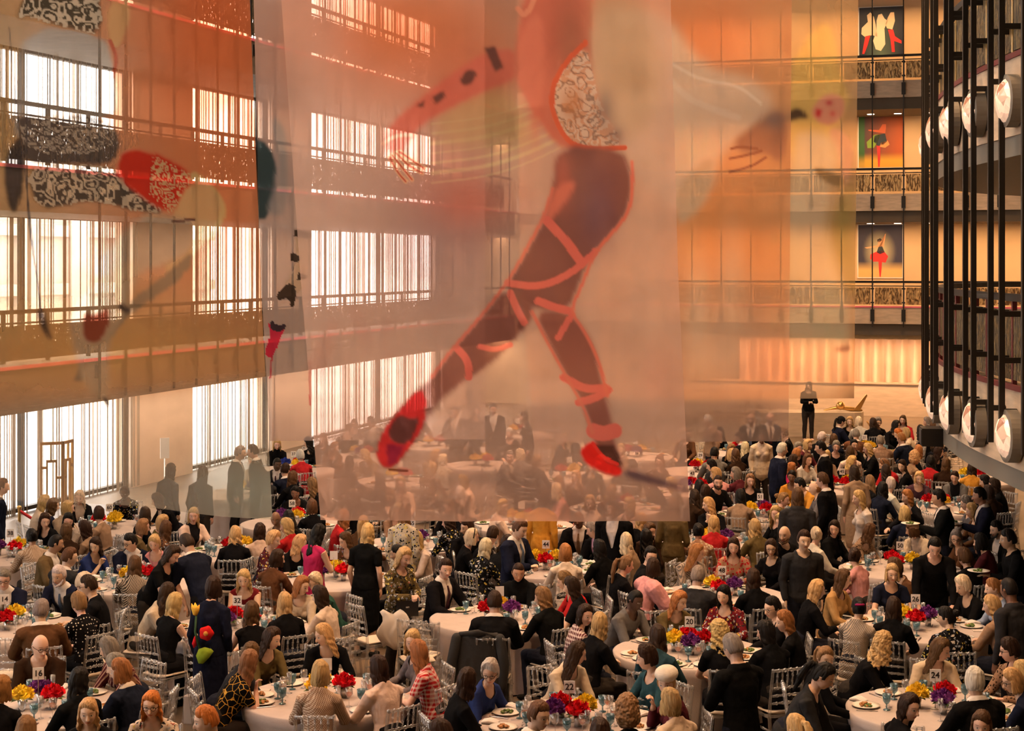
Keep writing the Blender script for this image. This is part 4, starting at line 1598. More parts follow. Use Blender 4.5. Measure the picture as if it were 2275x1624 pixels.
def garment(key, kind):
    """kind: long, short, sleeveless, puff, jacket, turtle, shirt, trousers, skirt, shoes, tie, dress"""
    gk = (key, kind)
    if gk in GARM: return GARM[gk]
    p = pose(key)
    mb = MB()
    at, k, P0 = p['at'], p['k'], p['P0']
    voxel, cut = .0095, None
    byt = {}
    for q in p['prim']: byt.setdefault(q[0], []).append(q)
    if kind in ('long', 'short', 'sleeveless', 'puff', 'jacket', 'turtle', 'shirt', 'dress'):
        d = {'jacket': .024, 'shirt': .010}.get(kind, .014)
        for t, pts, rad, hint, seg in byt['torso'] + byt.get('bust', []) + byt['trap']:
            mb.tube(pts, inflate(rad, d), seg, hint)
        sl = {'long': (1, .93), 'puff': (1, .3), 'jacket': (1, .95), 'turtle': (1, .95), 'shirt': (.6, 0), 'short': (.62, 0), 'dress': (.5, 0), 'sleeveless': (.16, 0)}[kind]
        for t, pts, rad, hint, seg in byt['uarm']:
            a, b = clip_tube(pts, rad, sl[0])
            if kind == 'sleeveless': a, b = [pts[0], pts[0].lerp(pts[1], .8)], [rad[0], rad[0] * .96]
            dd = d + (.045 if kind == 'puff' else .002)
            mb.tube(a, inflate(b, dd if kind != 'sleeveless' else .004), seg, hint)
        if sl[1]:
            for t, pts, rad, hint, seg in byt['farm']:
                a, b = clip_tube(pts, rad, sl[1])
                mb.tube(a, inflate(b, d * .9), seg, hint)
        if kind == 'turtle':
            for t, pts, rad, hint, seg in byt['neck']:
                mb.tube(pts[:2], inflate(rad[:2], .012), seg, hint)
        if kind in ('jacket', 'shirt'):
            nb = p['nb']
            mb.tube([nb + Vector((0, -.02, -.03)), nb + Vector((0, -.012, .022))], [.082 if kind == 'jacket' else .072, .066 if kind == 'jacket' else .061], 12)
        if not p['stand']:
            mb.tube([P0 + Vector((0, -.01, -.06)), P0 + Vector((0, .0, .05))], [(.182 * k, .142), (.170 * k, .130)], 16)
        elif kind != 'shirt':
            mb.tube([P0 + Vector((0, 0, -.10 if kind == 'jacket' else -.02)), P0 + Vector((0, 0, .06))], [(.186 * k, .148), (.176 * k, .136)], 16)
    if kind in ('skirt', 'dress'):
        if p['stand']:
            hem = .42
            mb.tube([P0 + Vector((0, .01, .10)), P0 + Vector((0, .01, -.05)), P0 + Vector((0, .01, -.25)), Vector((0, .0, hem))], [(.150 * k, .118), (.195 * k, .150), (.20 * k, .155), (.195 * k, .15)], 18)
        else:
            for t, pts, rad, hint, seg in byt['thigh']:
                mb.tube(pts, inflate(rad, .02), seg, hint)
            mb.tube([P0 + Vector((0, 0, -.02)), P0 + Vector((0, .2, -.02)), P0 + Vector((0, .40 * k, -.04))], [(.17, .09), (.16, .075), (.15, .065)], 14, (1, 0, 0))
    if kind == 'trousers':
        for t, pts, rad, hint, seg in byt['thigh'] + byt['shin']:
            mb.tube(pts, inflate(rad, .016), seg, hint)
        mb.tube([P0 + Vector((0, 0, -.07)), P0 + Vector((0, 0, .08))], [(.172 * k, .134), (.160 * k, .122)], 16)
        if p['stand']: pass
    if kind == 'shoes':
        for t, pts, rad, hint, seg in byt['foot']:
            mb.tube(pts, inflate(rad, .007), seg, hint)
    if kind == 'tie':
        c = at(.485, .098)
        mb.tube([c, at(.40, .150), at(.25, .150), at(.14, .142)], [(.016, .01), (.022, .01), (.036, .009), (.040, .009)], 10)
        voxel = .006
    me = remesh(mb, kind, voxel, 3)
    a = coords(me)
    # openings at neck and front
    R = Matrix((Vector((1, 0, 0)), p['fw'], p['up'])).transposed().inverted()
    loc = (a - np.array(P0)) @ np.array(R).T / k
    fc = None
    if kind in ('long', 'short', 'sleeveless', 'puff', 'dress'):
        wd, dp = (.088, .075) if kind != 'sleeveless' else (.108, .085)
        ell = np.hypot(loc[:, 0] / wd, (loc[:, 1] - .012) / dp)
        keep = ~((loc[:, 2] > .468) & (ell < 1))
        front = (loc[:, 1] > .02) & (loc[:, 2] > (.468 - (.022 if p['f'] else -.012)) + .5 * np.abs(loc[:, 0])) & (np.abs(loc[:, 0]) < .08)
        keep &= ~front
        fc = keep
    elif kind == 'jacket':
        w = np.clip((loc[:, 2] - .13) * .27, 0, .085)
        keep = ~((loc[:, 1] > .03) & (np.abs(loc[:, 0]) < w))
        keep &= ~((loc[:, 2] > .545))
        fc = keep
    if kind in ('skirt', 'dress') and p['stand']:
        pass
    if fc is not None:
        bm = bmesh.new()
        bm.from_mesh(me)
        bm.verts.ensure_lookup_table()
        bmesh.ops.delete(bm, geom=[bm.verts[i] for i in np.nonzero(~fc)[0]], context='VERTS')
        for _ in range(8):                                  # even out the cut edge
            mv = {}
            for v in bm.verts:
                nb_ = [ed.other_vert(v).co for ed in v.link_edges if ed.is_boundary]
                if len(nb_) == 2: mv[v] = v.co * .4 + (nb_[0] + nb_[1]) * .3
            for v, co in mv.items(): v.co = co
        bm.to_mesh(me)
        bm.free()
    if kind != 'tie' and kind != 'shoes': wrinkle(me, .0065 if kind != 'trousers' else .005, 13)
    me.polygons.foreach_set('use_smooth', [True] * len(me.polygons))
    GARM[gk] = me
    return me


HAIR = {}


def hair_mesh(style):
    """hair in head coordinates"""
    if style in HAIR: return HAIR[style]
    mb = MB()
    seg, rings = 44, 34
    th = {'short': .017, 'man': .015, 'buzz': .006, 'bald': .008, 'curly': .045, 'wild': .030, 'bun': .012, 'pony': .012, 'pixie': .022}.get(style, .017)
    vs, fs = [], []
    for i in range(rings + 1):
        t = math.pi * i / rings - math.pi / 2
        for kk in range(seg):
            a = 2 * math.pi * kk / seg
            cx, cyy, cz = math.cos(t) * math.cos(a), math.cos(t) * math.sin(a), math.sin(t)
            x, y, z = .077 * cx, .099 * cyy, .120 * cz
            if z < 0:
                x *= 1 - .25 * (-z / .12) ** 1.5
            # how far this direction lies inside the hair line
            if style == 'bald':
                inside = min((.025 - z) / .02, (-.01 - y) / .02, (z + .085) / .02)
            else:
                front = .088 if style not in ('man', 'buzz', 'short') else .082
                side_y = {'man': .030, 'buzz': .030, 'short': .030, 'pixie': .040}.get(style, .035)
                low = {'man': -.055, 'buzz': -.05, 'short': -.075, 'pixie': -.08, 'bun': -.07, 'pony': -.07}.get(style, -.10)
                hl = front - (.85 if style not in ('man', 'buzz') else .45) * max(0, abs(x - .012) - .016) if y > 0 else -9
                if y > side_y:
                    inside = (z - hl) / .030
                elif y > -.015:
                    lowz = (-.012 if style in ('man', 'buzz', 'bun', 'pony') else -.04) if style in ('man', 'buzz', 'bun', 'pony', 'short', 'pixie') else -.10
                    inside = min((side_y + .004 - y) / .012 if z < hl else 9, (z - lowz) / .015)
                else:
                    inside = (z - low) / .02
            m = min(1, max(-1, inside))
            tt = th * (1.25 if z > .06 else 1.0) * (1 + (.35 if style in ('short', 'pixie') else 0) * max(0, cz))
            s = 1 + (tt * max(0, m) ** .6 - .03 * max(0, -m)) / .1
            if style in ('curly', 'wild') and m > 0:
                s += .13 * (noise.noise((x * 42, y * 42, z * 42)) if style == 'curly' else .5 * noise.noise((x * 30, y * 30, z * 30)))
            vs.append((x * s, y * s, z * s))
    for i in range(rings):
        for kk in range(seg):
            a, b = i * seg + kk, i * seg + (kk + 1) % seg
            fs.append((a, b, b + seg, a + seg))
    mb.add(vs, fs)

    def curtain(length, spread, wave, alpha0, alpha1, back=.020, thick=.03):
        nz, na = 20, 22
        o, inn = [], []
        for j in range(nz + 1):
            q = j / nz
            z = .035 - (length + .035) * q * (1 - .10 * abs(i / na - .5) * 2) if False else .035 - (length + .035) * q
            al = math.radians(alpha0 + (alpha1 - alpha0) * q)
            R = .096 + spread * q
            for i in range(na + 1):
                b = -al + 2 * al * i / na
                w = wave * math.sin(z * 62 + i * .9) * min(1, q * 3)
                r = R + w
                th_ = thick * (1 - .55 * q)
                sx_, sy_ = .92, 1.05
                yy = -math.cos(b) * r * sy_ - back * q * 2
                zz = z + (.07 * abs(math.sin(b)) ** 2 + .02 * math.sin(i * 2.7)) * q * min(1, length / .25)
                o.append((math.sin(b) * r * sx_ * (1 - .12 * q * q), yy, zz))
                inn.append((math.sin(b) * (r - th_) * sx_ * (1 - .12 * q * q), yy + math.cos(b) * th_, zz))
        n0 = len(o)
        vs2 = o + inn
        fs2 = []
        W = na + 1
        for j in range(nz):
            for i in range(na):
                a = j * W + i
                fs2.append((a, a + 1, a + W + 1, a + W))
                fs2.append((n0 + a, n0 + a + W, n0 + a + W + 1, n0 + a + 1))
            for i in (0, na):
                a = j * W + i
                fs2.append((a, a + W, n0 + a + W, n0 + a) if i == 0 else (a, n0 + a, n0 + a + W, a + W))
        for i in range(na):
            fs2.append((i, n0 + i, n0 + i + 1, i + 1))
            a = nz * W + i
            fs2.append((a, a + 1, n0 + a + 1, n0 + a))
        mb.add(vs2, fs2)
    if style == 'long': curtain(.33, .016, .007, 116, 72, -.012, .046)
    elif style == 'verylong': curtain(.44, .014, .007, 116, 68, -.012, .046)
    elif style == 'wavy': curtain(.31, .026, .011, 118, 80, -.012, .05)
    elif style == 'mid': curtain(.22, .022, .007, 118, 90, -.016, .046)
    elif style == 'bob': curtain(.135, .022, .002, 120, 106, -.025, .040)
    elif style == 'wild': curtain(.27, .060, .016, 116, 96, -.01, .07)
    elif style == 'curly': mb.ball((0, -.05, -.03), (.115, .085, .10))
    elif style == 'bun':
        mb.ball((0, -.125, .035), (.045, .042, .042))
    elif style == 'topbun':
        mb.ball((0, -.06, .135), (.042, .042, .038))
    elif style == 'pony':
        mb.tube([(0, -.100, .05), (0, -.140, .045), (0, -.165, -.02), (0, -.160, -.14), (0, -.145, -.27)], [.02, .028, .036, .034, .012], 12)
    elif style == 'fringe':
        curtain(.30, .006, .0, 112, 62, .045)
        mb.tube([(-.06, .075, .05), (0, .108, .056), (.06, .075, .05)], [(.012, .02), (.012, .024), (.012, .02)], 8, (0, 1, 0))
    me = remesh(mb, 'hair', .0058, 2 if style not in ('buzz', 'bald') else 1, M['hair'])
    a, n = coords(me), normals(me)
    if style in ('wild', 'curly'):
        d = np.array([.011 * noise.noise((x * 55, y * 55, z * 45)) for x, y, z in a.tolist()], np.float32)
    else:
        d = np.array([(.0055 if style not in ('buzz', 'bald') else .001) * (noise.noise((x * 75, y * 75, z * 9)) + 1.1 * noise.noise((x * 26, y * 26, z * 5)) * (style not in ('man',))) for x, y, z in a.tolist()], np.float32)
    setco(me, a + n * d[:, None])
    me.polygons.foreach_set('use_smooth', [True] * len(me.polygons))
    HAIR[style] = me
    return me


def extra_mesh(kind):
    if kind in HAIR: return HAIR[kind]
    mb = MB()
    if kind == 'glasses':
        for s in (-1, 1):
            ring = [(s * (.034 + .023 * math.cos(a)), .098 - .004 * abs(math.cos(a)), .010 + .018 * math.sin(a)) for a in np.linspace(0, 2 * math.pi, 15)]
            mb.tube(ring, [.003] * 15, 5, (0, 0, 1), False)
            mb.tube([(s * .057, .094, .014), (s * .082, .04, .014), (s * .082, -.01, .010)], [.003] * 3, 5)
        mb.tube([(-.011, .101, .014), (.011, .101, .014)], [.003, .003], 5)
    elif kind == 'cap':
        vs = []
        mb.ball((0, -.008, .055), (.092, .112, .090), 24, 14)
        mb.tube([(0, .07, .062), (0, .13, .056), (0, .165, .046)], [(.075, .006), (.070, .006), (.03, .004)], 14)
    elif kind == 'beret':
        mb.ball((.0, -.02, .090), (.116, .126, .074), 24, 14)
    elif kind == 'band':
        mb.tube([(.092 * math.cos(a), .012, .020 + .118 * math.sin(a)) for a in np.linspace(-.1, math.pi + .1, 20)], [(.010, .006)] * 20, 8, (0, 1, 0))
    elif kind == 'scrunchie':
        mb.lathe([(.02, -.02), (.055, -.012), (.06, 0), (.055, .012), (.02, .02)], 18, (0, -.115, .035))
    elif kind == 'beard':
        mb.tube([(-.058, .035, -.045), (-.045, .066, -.080), (0, .098, -.098), (.045, .066, -.080), (.058, .035, -.045)], [(.014, .024), (.016, .026), (.018, .026), (.016, .026), (.014, .024)], 10, (0, 0, 1))
        mb.tube([(-.028, .088, -.042), (0, .103, -.038), (.028, .088, -.042)], [.006] * 3, 7)
    me = remesh(mb, kind, .0045 if kind != 'glasses' else .0022, 1)
    HAIR[kind] = me
    return me

# ------------------------------------------------------------------ who sits where: image column and row of the top of the head, S seated / T standing,
# direction of the gaze (0 away from the lens, 90 right, 180 to the lens, 270 left), sex, skin, hair, clothes
PEOPLE = '''
14 1066 T 70 m 0 man b jacket navy
101 1099 S 60 f 0 long y long cream
120 1106 S 62 f 0 mid b jacket navy
152 1113 S 70 f 0 bob y long tan tweed
178 1089 S 180 f 0 long p jacket black
219 1125 S 0 f 0 short d long tan
276 1079 S 180 f 3 bun d long black floral
348 1093 S 270 f 0 mid d jacket black
323 1125 S 290 f 0 long d long black
363 1143 S 105 f 0 bob y long olive
320 1152 S 60 f 0 bob l long olive
367 1165 S 20 f 0 long b long brown floral
430 1127 S 175 f 0 long y jacket peach
53 1150 S 150 f 0 long d long black
70 1173 S 335 f 1 bun k long tan tweed
133 1140 S 160 f 0 long k long grey tweed
148 1162 S 10 f 0 verylong b long darkbrown
186 1156 S 285 f 0 long d long tan
127 1188 S 75 m 1 buzz k jacket olive
158 1216 S 70 m 0 man b jacket charcoal
211 1193 S 185 f 0 mid d short blue A=chin
297 1188 S 215 m 0 man k jacket navy GJ
264 1238 S 5 f 0 verylong b long black tweed
390 1212 T 110 f 0 long d short black A=lean
409 1186 T 310 m 0 man d jacket navy A=lean
390 1182 S 180 f 0 short y long pink
8 1264 S 170 m 0 man g jacket navy GJ
128 1259 S 195 m 0 man w jacket navy JB
186 1269 S 110 f 0 short p long black
197 1277 S 260 m 0 man d long black G
173 1316 S 310 f 0 short l long black polka
93 1330 S 15 m 0 man g jacket brown
371 1293 S 40 f 0 long d long cream
391 1316 S 40 f 0 verylong y sleeveless black
474 1279 T 10 f 0 bob d long navy F
495 1171 S 0 f 0 wavy y long black
530 1147 S 180 f 2 bald k long beige stripe
581 1162 S 15 f 0 verylong d long cream
601 1150 S 200 f 0 mid k long black
630 1151 S 285 f 0 long y long red
611 1180 S 105 f 0 pixie y long burgundy floral
619 1220 S 55 f 0 bob d long brown
682 1178 S 80 f 0 mid y long black
712 1164 T 35 f 0 long k sleeveless magenta A=hold D
641 1137 S 340 f 0 pixie k long black
675 1111 S 0 f 0 bob b long black
655 1080 S 180 f 2 bun k long black A=chin
752 1131 S 10 f 0 mid r long red
763 1171 S 235 f 0 mid b long brown floral
780 1184 T 320 f 0 bob k long black DK
817 1162 T 15 f 0 mid y short black D
808 1144 S 20 f 0 pony y long brown
832 1114 S 170 f 0 mid p long tan
890 1121 T 10 f 0 long l long beige floral D
881 1209 S 255 f 0 bun k long black
898 1180 S 275 f 0 mid y long beige
902 1216 T 135 f 0 long y long olive floral A=hold
541 1265 S 180 f 0 wavy y sleeveless darkred
663 1276 S 205 f 0 pixie p long green
697 1280 S 120 f 0 mid r long cream
708 1300 S 295 f 0 long d long cream
632 1315 S 5 f 0 long y long black
560 1335 S 8 f 0 mid b sleeveless black
994 1110 S 200 f 0 long l long black
1026 1128 S 200 f 0 short d long brown
1010 1148 S 290 f 0 wavy d long black floral
1040 1152 S 275 m 0 man d long black
1055 1172 S 85 f 0 bob p long black H
1097 1170 S 20 m 0 man d long black
1084 1194 S 40 f 0 long p long black floral
1161 1154 T 125 m 0 man b jacket navy A=hold J
1182 1178 S 30 m 0 man d long black
1285 1136 S 190 m 2 bald k jacket black J
1314 1157 S 285 m 0 man g jacket black
1256 1207 S 0 f 0 bob r long peach
1330 1198 S 320 f 0 mid k long black
993 1241 S 155 m 0 man d jacket black J
1145 1255 S 180 m 1 buzz d turtle black
1099 1312 S 2 m 0 man d jacket black
1203 1303 S 285 f 0 wavy l long black
1270 1281 S 280 f 0 long d short black
1250 1268 S 270 f 0 mid l long red
1212 1096 T 20 f 0 mid b long mustard D
1258 1105 T 200 m 0 man d jacket black
1393 1182 S 350 f 0 mid p long tan
1386 1171 S 250 f 0 mid k long black
1428 1174 S 0 f 0 long k long black
1424 1139 S 20 f 0 long y long black
1446 1162 S 120 f 0 mid b long darkbrown
1502 1105 T 10 f 0 verylong l long olive D
1516 1162 S 0 f 0 bun k long cream lace
1572 1104 S 260 f 0 mid y long black A=chin
1586 1145 S 5 f 0 long y long red
1552 1090 S 0 f 0 verylong d long darkbrown
1602 1057 S 180 m 0 buzz d long black B
1645 1086 S 350 f 0 verylong k long tan
1667 1052 S 170 f 0 mid l long black
1714 1098 S 160 f 0 bun l long olive
1758 1044 S 195 f 2 bun k long mustard
1772 1084 T 10 m 0 long b long charcoal
1711 1123 S 185 f 0 long y long black
1734 1142 S 220 f 0 pixie y long olive
1742 1169 S 235 m 0 bald b long black B
1677 1152 S 0 f 0 wavy y long olive
1630 1194 S 180 f 0 mid d long red lace
1713 1197 S 190 f 0 bob d long black G
1787 1177 T 175 m 0 man d long charcoal
1553 1208 S 95 f 0 long r long grey tweed
1552 1256 S 30 m 0 man g jacket charcoal
1674 1262 S 10 f 0 verylong d long black
1601 1302 S 205 f 0 long k long darkred floral
1514 1313 S 125 f 0 long r long olive
1413 1311 S 130 m 3 buzz k long grey
1446 1238 S 35 f 0 bob d puff pink
1400 1234 S 70 f 0 pony l long black
1459 1214 S 165 m 0 man k short black
1714 1325 S 240 m 0 man k long black G
1826 1049 T 300 m 0 man b jacket black
1907 1089 T 255 f 0 long y long white tweed
2014 1087 S 250 f 0 mid r long black A=wave
2010 1123 S 0 f 0 bob y long navy
2084 1086 T 280 m 1 man k jacket black A=plate
2175 1082 T 275 m 1 man k jacket navy A=plate
2145 1101 S 265 f 0 short g long grey
2157 1117 S 265 f 0 mid y long brown
1857 1155 S 195 f 0 mid d jacket black
1813 1169 S 0 f 0 bun p long white
1933 1163 S 70 f 0 mid b long tan leopard
2023 1158 S 290 f 0 bob b jacket cream
2055 1192 T 190 m 0 man k long black A=lean
2124 1176 S 200 f 0 mid g long brown G
2176 1184 S 310 f 0 bob k long burgundy
2212 1156 S 250 m 0 man k jacket black B
2238 1175 T 270 m 1 man k long black A=plate
1951 1222 S 60 f 0 bun d long pink
2006 1241 S 5 f 0 bob b long brown
2141 1217 S 335 f 0 short b long black
2135 1280 S 250 f 0 pixie p long black
2192 1283 S 270 f 0 bun r long lightblue
1818 1287 S 80 f 0 long y long black
1890 1266 S 100 f 0 long b long camel
1984 1253 S 180 f 0 bob y short navy
1867 1327 S 5 f 0 bun k long grey tweed S
1983 1325 S 20 f 0 mid d long black
2240 1284 T 330 m 2 buzz k long charcoal
2200 1321 S 280 f 0 wavy y long tan
2099 1346 S 290 f 0 bun k long black floral
91 1417 S 145 m 0 bald g long darkbrown G
236 1414 S 285 f 0 long g long burgundy stripe
243 1452 S 270 f 0 short g long brown
264 1462 S 270 f 0 bob r jacket navy A=eat
178 1482 S 20 f 0 mid k long black
6 1500 S 25 f 0 bob r long black
59 1592 S 5 f 0 short l long black
196 1551 S 170 f 0 wavy y long black
336 1535 S 180 f 0 mid o long beige floral G
453 1567 S 250 m 0 man o long black
583 1426 S 30 f 0 long b long charcoal
594 1439 S 30 f 0 long l short black gilt A=chin
609 1393 S 110 f 0 long d long olive
714 1385 S 230 f 0 long y long black A=eat
712 1466 S 2 f 0 bob y long tan tweed
839 1455 S 320 f 0 long d long peach
917 1398 S 185 f 0 mid y long grey
950 1430 S 315 f 0 long r short red plaid
1040 1483 S 40 f 0 mid d long black
1110 1465 S 190 f 0 pixie w long blue GA=eat
1152 1573 S 180 m 0 man b jacket charcoal
975 1597 S 285 f 0 mid d long black
1302 1342 S 140 f 0 long d long burgundy plaid
1333 1360 S 25 f 0 mid y long black
1287 1425 S 80 f 0 verylong d long cream
1333 1594 S 10 f 0 mid d long black
1461 1386 S 0 f 0 long d long teal
1596 1379 S 330 f 0 wild y short black
1622 1407 T 330 m 0 man g long black A=hold
1698 1378 S 310 f 0 verylong k long black
1740 1355 S 255 f 0 long r long black
1434 1434 S 275 f 0 pixie d long teal
1474 1487 S 200 f 0 short y long burgundy RA=chin
1487 1528 S 330 f 0 bob y long cream
1383 1552 S 0 f 0 curly l long black
1767 1584 S 330 f 0 pony y long black
1835 1435 S 160 f 0 pony l long black
1843 1474 T 110 f 0 pony k long charcoal A=lean
1964 1405 S 50 f 0 wild y long black
2095 1418 S 120 f 0 long b long cream A=hold
2162 1481 S 8 m 0 short w jacket black
2240 1417 S 270 f 0 short d long tan leopard G
2238 1477 S 255 f 0 bob y long navy G
2266 1462 S 300 f 0 bob y long tan
2023 1540 S 150 f 0 long d long black
2181 1578 S 200 f 0 mid b long black
1870 925 S 70 f 0 pony k jacket navy C
1888 925 S 190 f 0 mid y long black
1905 928 S 0 f 0 bob p long white
1921 929 S 0 f 0 verylong d long black
1951 927 S 170 f 0 short g long black G
1990 933 S 60 f 0 mid k long black
2006 922 S 200 f 0 mid b long red
2068 926 S 285 f 0 long g long grey
2090 927 S 270 f 0 short b long brown
2073 938 S 300 f 0 mid b long brown tweed
1831 959 S 60 m 0 man w jacket black
1849 963 S 10 f 0 bob b long navy
1902 952 S 0 m 0 man g jacket brown
1858 979 S 180 f 0 short g long black
1822 979 T 280 m 0 man k jacket black
1796 975 S 130 f 0 bob y long burgundy
1898 975 S 170 f 0 bun k long black
1955 967 S 0 m 0 man g long tan
1981 952 S 250 f 0 short o long tan plaid
2001 961 S 320 m 0 man r jacket navy
2011 949 S 330 f 0 bob y long cream
2036 944 S 0 f 0 wavy k long black
2041 988 S 30 f 0 mid r long black
2031 1004 S 10 f 0 curly y long tan
1946 986 S 265 f 0 wavy y long black G
1888 991 S 0 f 0 mid b long peach
1884 1011 S 100 f 0 mid y long black G
1955 1018 S 260 f 0 mid l long red H
1898 1033 T 350 f 0 mid d long tan D
2004 1021 S 210 f 0 mid d long black
1974 1031 S 0 f 0 long d long black
1971 1059 S 10 f 0 short w long white
2041 1012 S 0 f 0 long k long red
2094 991 S 80 f 0 long d long black
2082 1017 S 20 f 0 verylong b long darkbrown
2038 1047 S 185 f 0 bob y long purple
2124 1045 S 200 f 0 bun d jacket grey
1941 1056 S 0 f 0 long l long black
1962 1070 S 20 f 0 mid k long navy
2156 1027 S 20 f 0 long d long mustard
2184 1054 S 280 f 0 mid k long black
2207 1061 S 300 f 0 mid d long black
2195 1077 S 330 f 0 verylong d long darkbrown
1801 1008 S 150 f 0 verylong b long white
1847 1001 S 170 f 0 short y long tan
1764 1009 S 70 f 0 bob d long tan
1771 996 S 60 f 0 short r long burgundy
1757 982 S 150 f 0 short g long black
1804 1069 S 270 m 0 bald r long grey
1773 1061 S 275 m 0 man k long mustard
1565 990 S 0 f 0 bob y long black
1587 993 S 20 m 1 man k long grey
1617 987 S 150 f 0 long l long black
1634 996 S 0 f 0 wavy b long darkbrown
1654 980 S 10 f 0 long p long black
1671 955 T 180 f 2 short k jacket cream
1574 1013 S 275 f 0 long k long charcoal
1586 1042 S 290 f 0 bob y long pink
1632 1037 S 275 f 0 bob g long burgundy
1739 983 T 75 m 0 man w jacket navy
1760 1027 S 80 f 0 mid r long magenta
1552 1064 S 0 f 0 bob k long black
1568 1076 S 20 f 0 verylong d long darkbrown
1572 921 T 250 m 0 man w long tan
1668 919 T 200 m 0 bald b jacket black J
1711 917 T 170 m 0 bald g jacket navy J
1640 960 S 200 m 0 man b jacket black
1735 950 S 270 f 0 short l long black
1545 950 S 90 f 0 mid l long brown
1600 948 S 200 f 0 mid d long black
1798 848 T 178 f 0 mid d long black A=hold
617 975 S 170 f 0 long y turtle black
681 971 S 280 f 0 long k long black
684 999 S 330 f 0 short w long red
617 1018 S 150 m 3 buzz k jacket charcoal J
630 1028 S 20 m 0 man d jacket navy
677 1050 S 30 f 0 mid b long black
692 1060 S 330 f 0 verylong l long black
389 1031 T 30 f 0 long d long charcoal
440 1034 T 20 f 0 long d long charcoal
535 990 T 90 m 0 man g jacket charcoal
552 984 T 270 m 0 man d jacket charcoal
560 1012 S 200 f 0 short p long cream
584 1042 S 330 f 0 mid d long charcoal
732 979 S 100 f 0 mid l long brown
763 964 S 200 f 0 mid l long black
777 1012 S 20 f 0 long d long black
809 997 S 280 f 0 mid y long tan
779 941 S 90 m 0 man d long black
801 930 S 180 f 0 mid d long black
823 925 S 270 m 0 man d jacket black
884 919 S 200 f 0 mid d long black
930 916 S 150 m 0 man d long charcoal
989 915 S 180 m 0 man d jacket black
1011 902 T 200 m 0 man d jacket black
1046 902 T 160 f 0 long d long black
1096 896 T 180 m 0 man k jacket black
971 997 S 90 f 0 bob y long tan
985 1008 S 60 f 0 bob p long beige
961 1026 S 30 f 0 long y long tan
1026 1054 S 270 f 0 mid y long peach
1022 1080 S 10 f 0 bob w long black
852 1052 S 20 f 0 mid d long black
888 1058 S 180 f 0 mid y long peach
838 1050 S 330 f 0 long b long brown
902 1090 S 200 f 0 mid l long brown
1072 1112 S 180 f 0 mid y long peach
1133 1000 S 200 m 0 man g jacket grey
1132 951 S 180 f 0 short w long black
1163 915 T 250 f 0 mid d long black
1163 996 S 300 f 0 bob p long grey
1195 1010 S 60 f 0 bob l long black
1286 1045 S 210 f 0 mid y long brown
1242 1056 S 10 f 0 bob l long grey
1311 1099 S 180 f 0 mid y long peach
1396 1104 S 240 f 0 bob y long peach
1360 1076 S 30 f 0 mid l long brown
1235 1072 S 330 f 0 mid p long pink
1330 1020 S 180 f 0 mid l long black
1410 1020 S 270 m 0 man d long black
1440 1050 S 20 f 0 long b long black
1380 985 S 180 f 0 mid y long tan
1465 1010 S 200 f 0 mid l long brown
1490 1060 S 280 f 0 mid y long grey
790 1090 S 20 f 0 mid d long black
760 1060 S 300 f 0 mid d long charcoal
1225 962 S 180 f 0 mid y long black
1290 955 S 200 m 0 man g jacket black
'''
# round tables: card number, column and row of the card, which way it faces, what is known of the flowers
TABLES = '''
14 10 1332 ryp
38 23 1185 ryp
60 243 1128 yry
34 307 1241 ryr
16 85 1497 rpy
32 527 1335 prr
58 649 1119 yrp
37 652 1009 yrb
44 1213 1210 ryy
48 1604 1268 yrp
20 1532 1382 rypr
22 1265 1527 ryrp
50 2000 1213 yrr
26 2034 1332 pyr
24 2078 1501 ryp
45 1871 1048 ryr
51 1689 1104 yrp
29 1556 1012 yrr
43 1538 1052 rpr
21 1921 972 yyr
65 915 1163 ypp
- 495 1200 ryy
- 1110 1314 rpy
- 745 1478 ryy
- 1590 1163 yyp
- 2085 1088 rry
- 2158 1030 yyr
- 540 1058 ypy
- 1236 1114 yry
- 1076 1000 yry
- 889 1031 ryr
- 1262 1022 yyr
- 1622 975 rpr
- 690 1228 ryp
- 960 960 ryr
- 1380 1100 ryp
- 1440 980 yrp
- 1150 935 yrp
- 790 985 ryp
'''
SKIN = [(.74, .47, .34), (.52, .30, .19), (.24, .115, .065), (.095, .048, .03)]
HCOL = dict(k=('black', (.010, .008, .007)), d=('dark brown', (.034, .017, .010)), b=('brown', (.095, .046, .02)), l=('light brown', (.24, .13, .058)), y=('blonde', (.56, .36, .16)), p=('pale blonde', (.72, .58, .40)), g=('grey', (.24, .21, .18)), w=('white', (.62, .57, .51)), r=('reddish', (.36, .15, .05)), o=('orange', (.56, .18, .04)))
WEAR = dict(black=(.008, .008, .009), charcoal=(.034, .034, .038), navy=(.013, .017, .036), grey=(.17, .16, .16), brown=(.13, .06, .028), darkbrown=(.035, .018, .010), tan=(.36, .235, .15), camel=(.48, .28, .11), cream=(.72, .58, .44), white=(.74, .70, .65), beige=(.64, .55, .45), peach=(.82, .63, .52), pink=(.78, .36, .36), magenta=(.60, .03, .14), red=(.52, .025, .03), darkred=(.17, .015, .02), burgundy=(.11, .022, .030), green=(.035, .10, .075), teal=(.03, .075, .095), blue=(.025, .045, .17), lightblue=(.36, .46, .62), mustard=(.68, .32, .045), olive=(.15, .105, .045), purple=(.09, .045, .065))
HSTY = dict(man='short {c} hair', buzz='cropped {c} hair', bald='a bald head', long='long {c} hair', verylong='very long {c} hair', mid='shoulder-length {c} hair', wavy='wavy {c} hair', bob='a {c} bob', short='short {c} hair', pixie='cropped {c} hair', pony='a {c} ponytail', bun='{c} hair in a bun', curly='curly {c} hair', wild='big curly {c} hair')
GNAME = dict(jacket='jacket', long='top', short='T-shirt', sleeveless='sleeveless top', puff='puff-sleeved blouse', turtle='turtleneck')

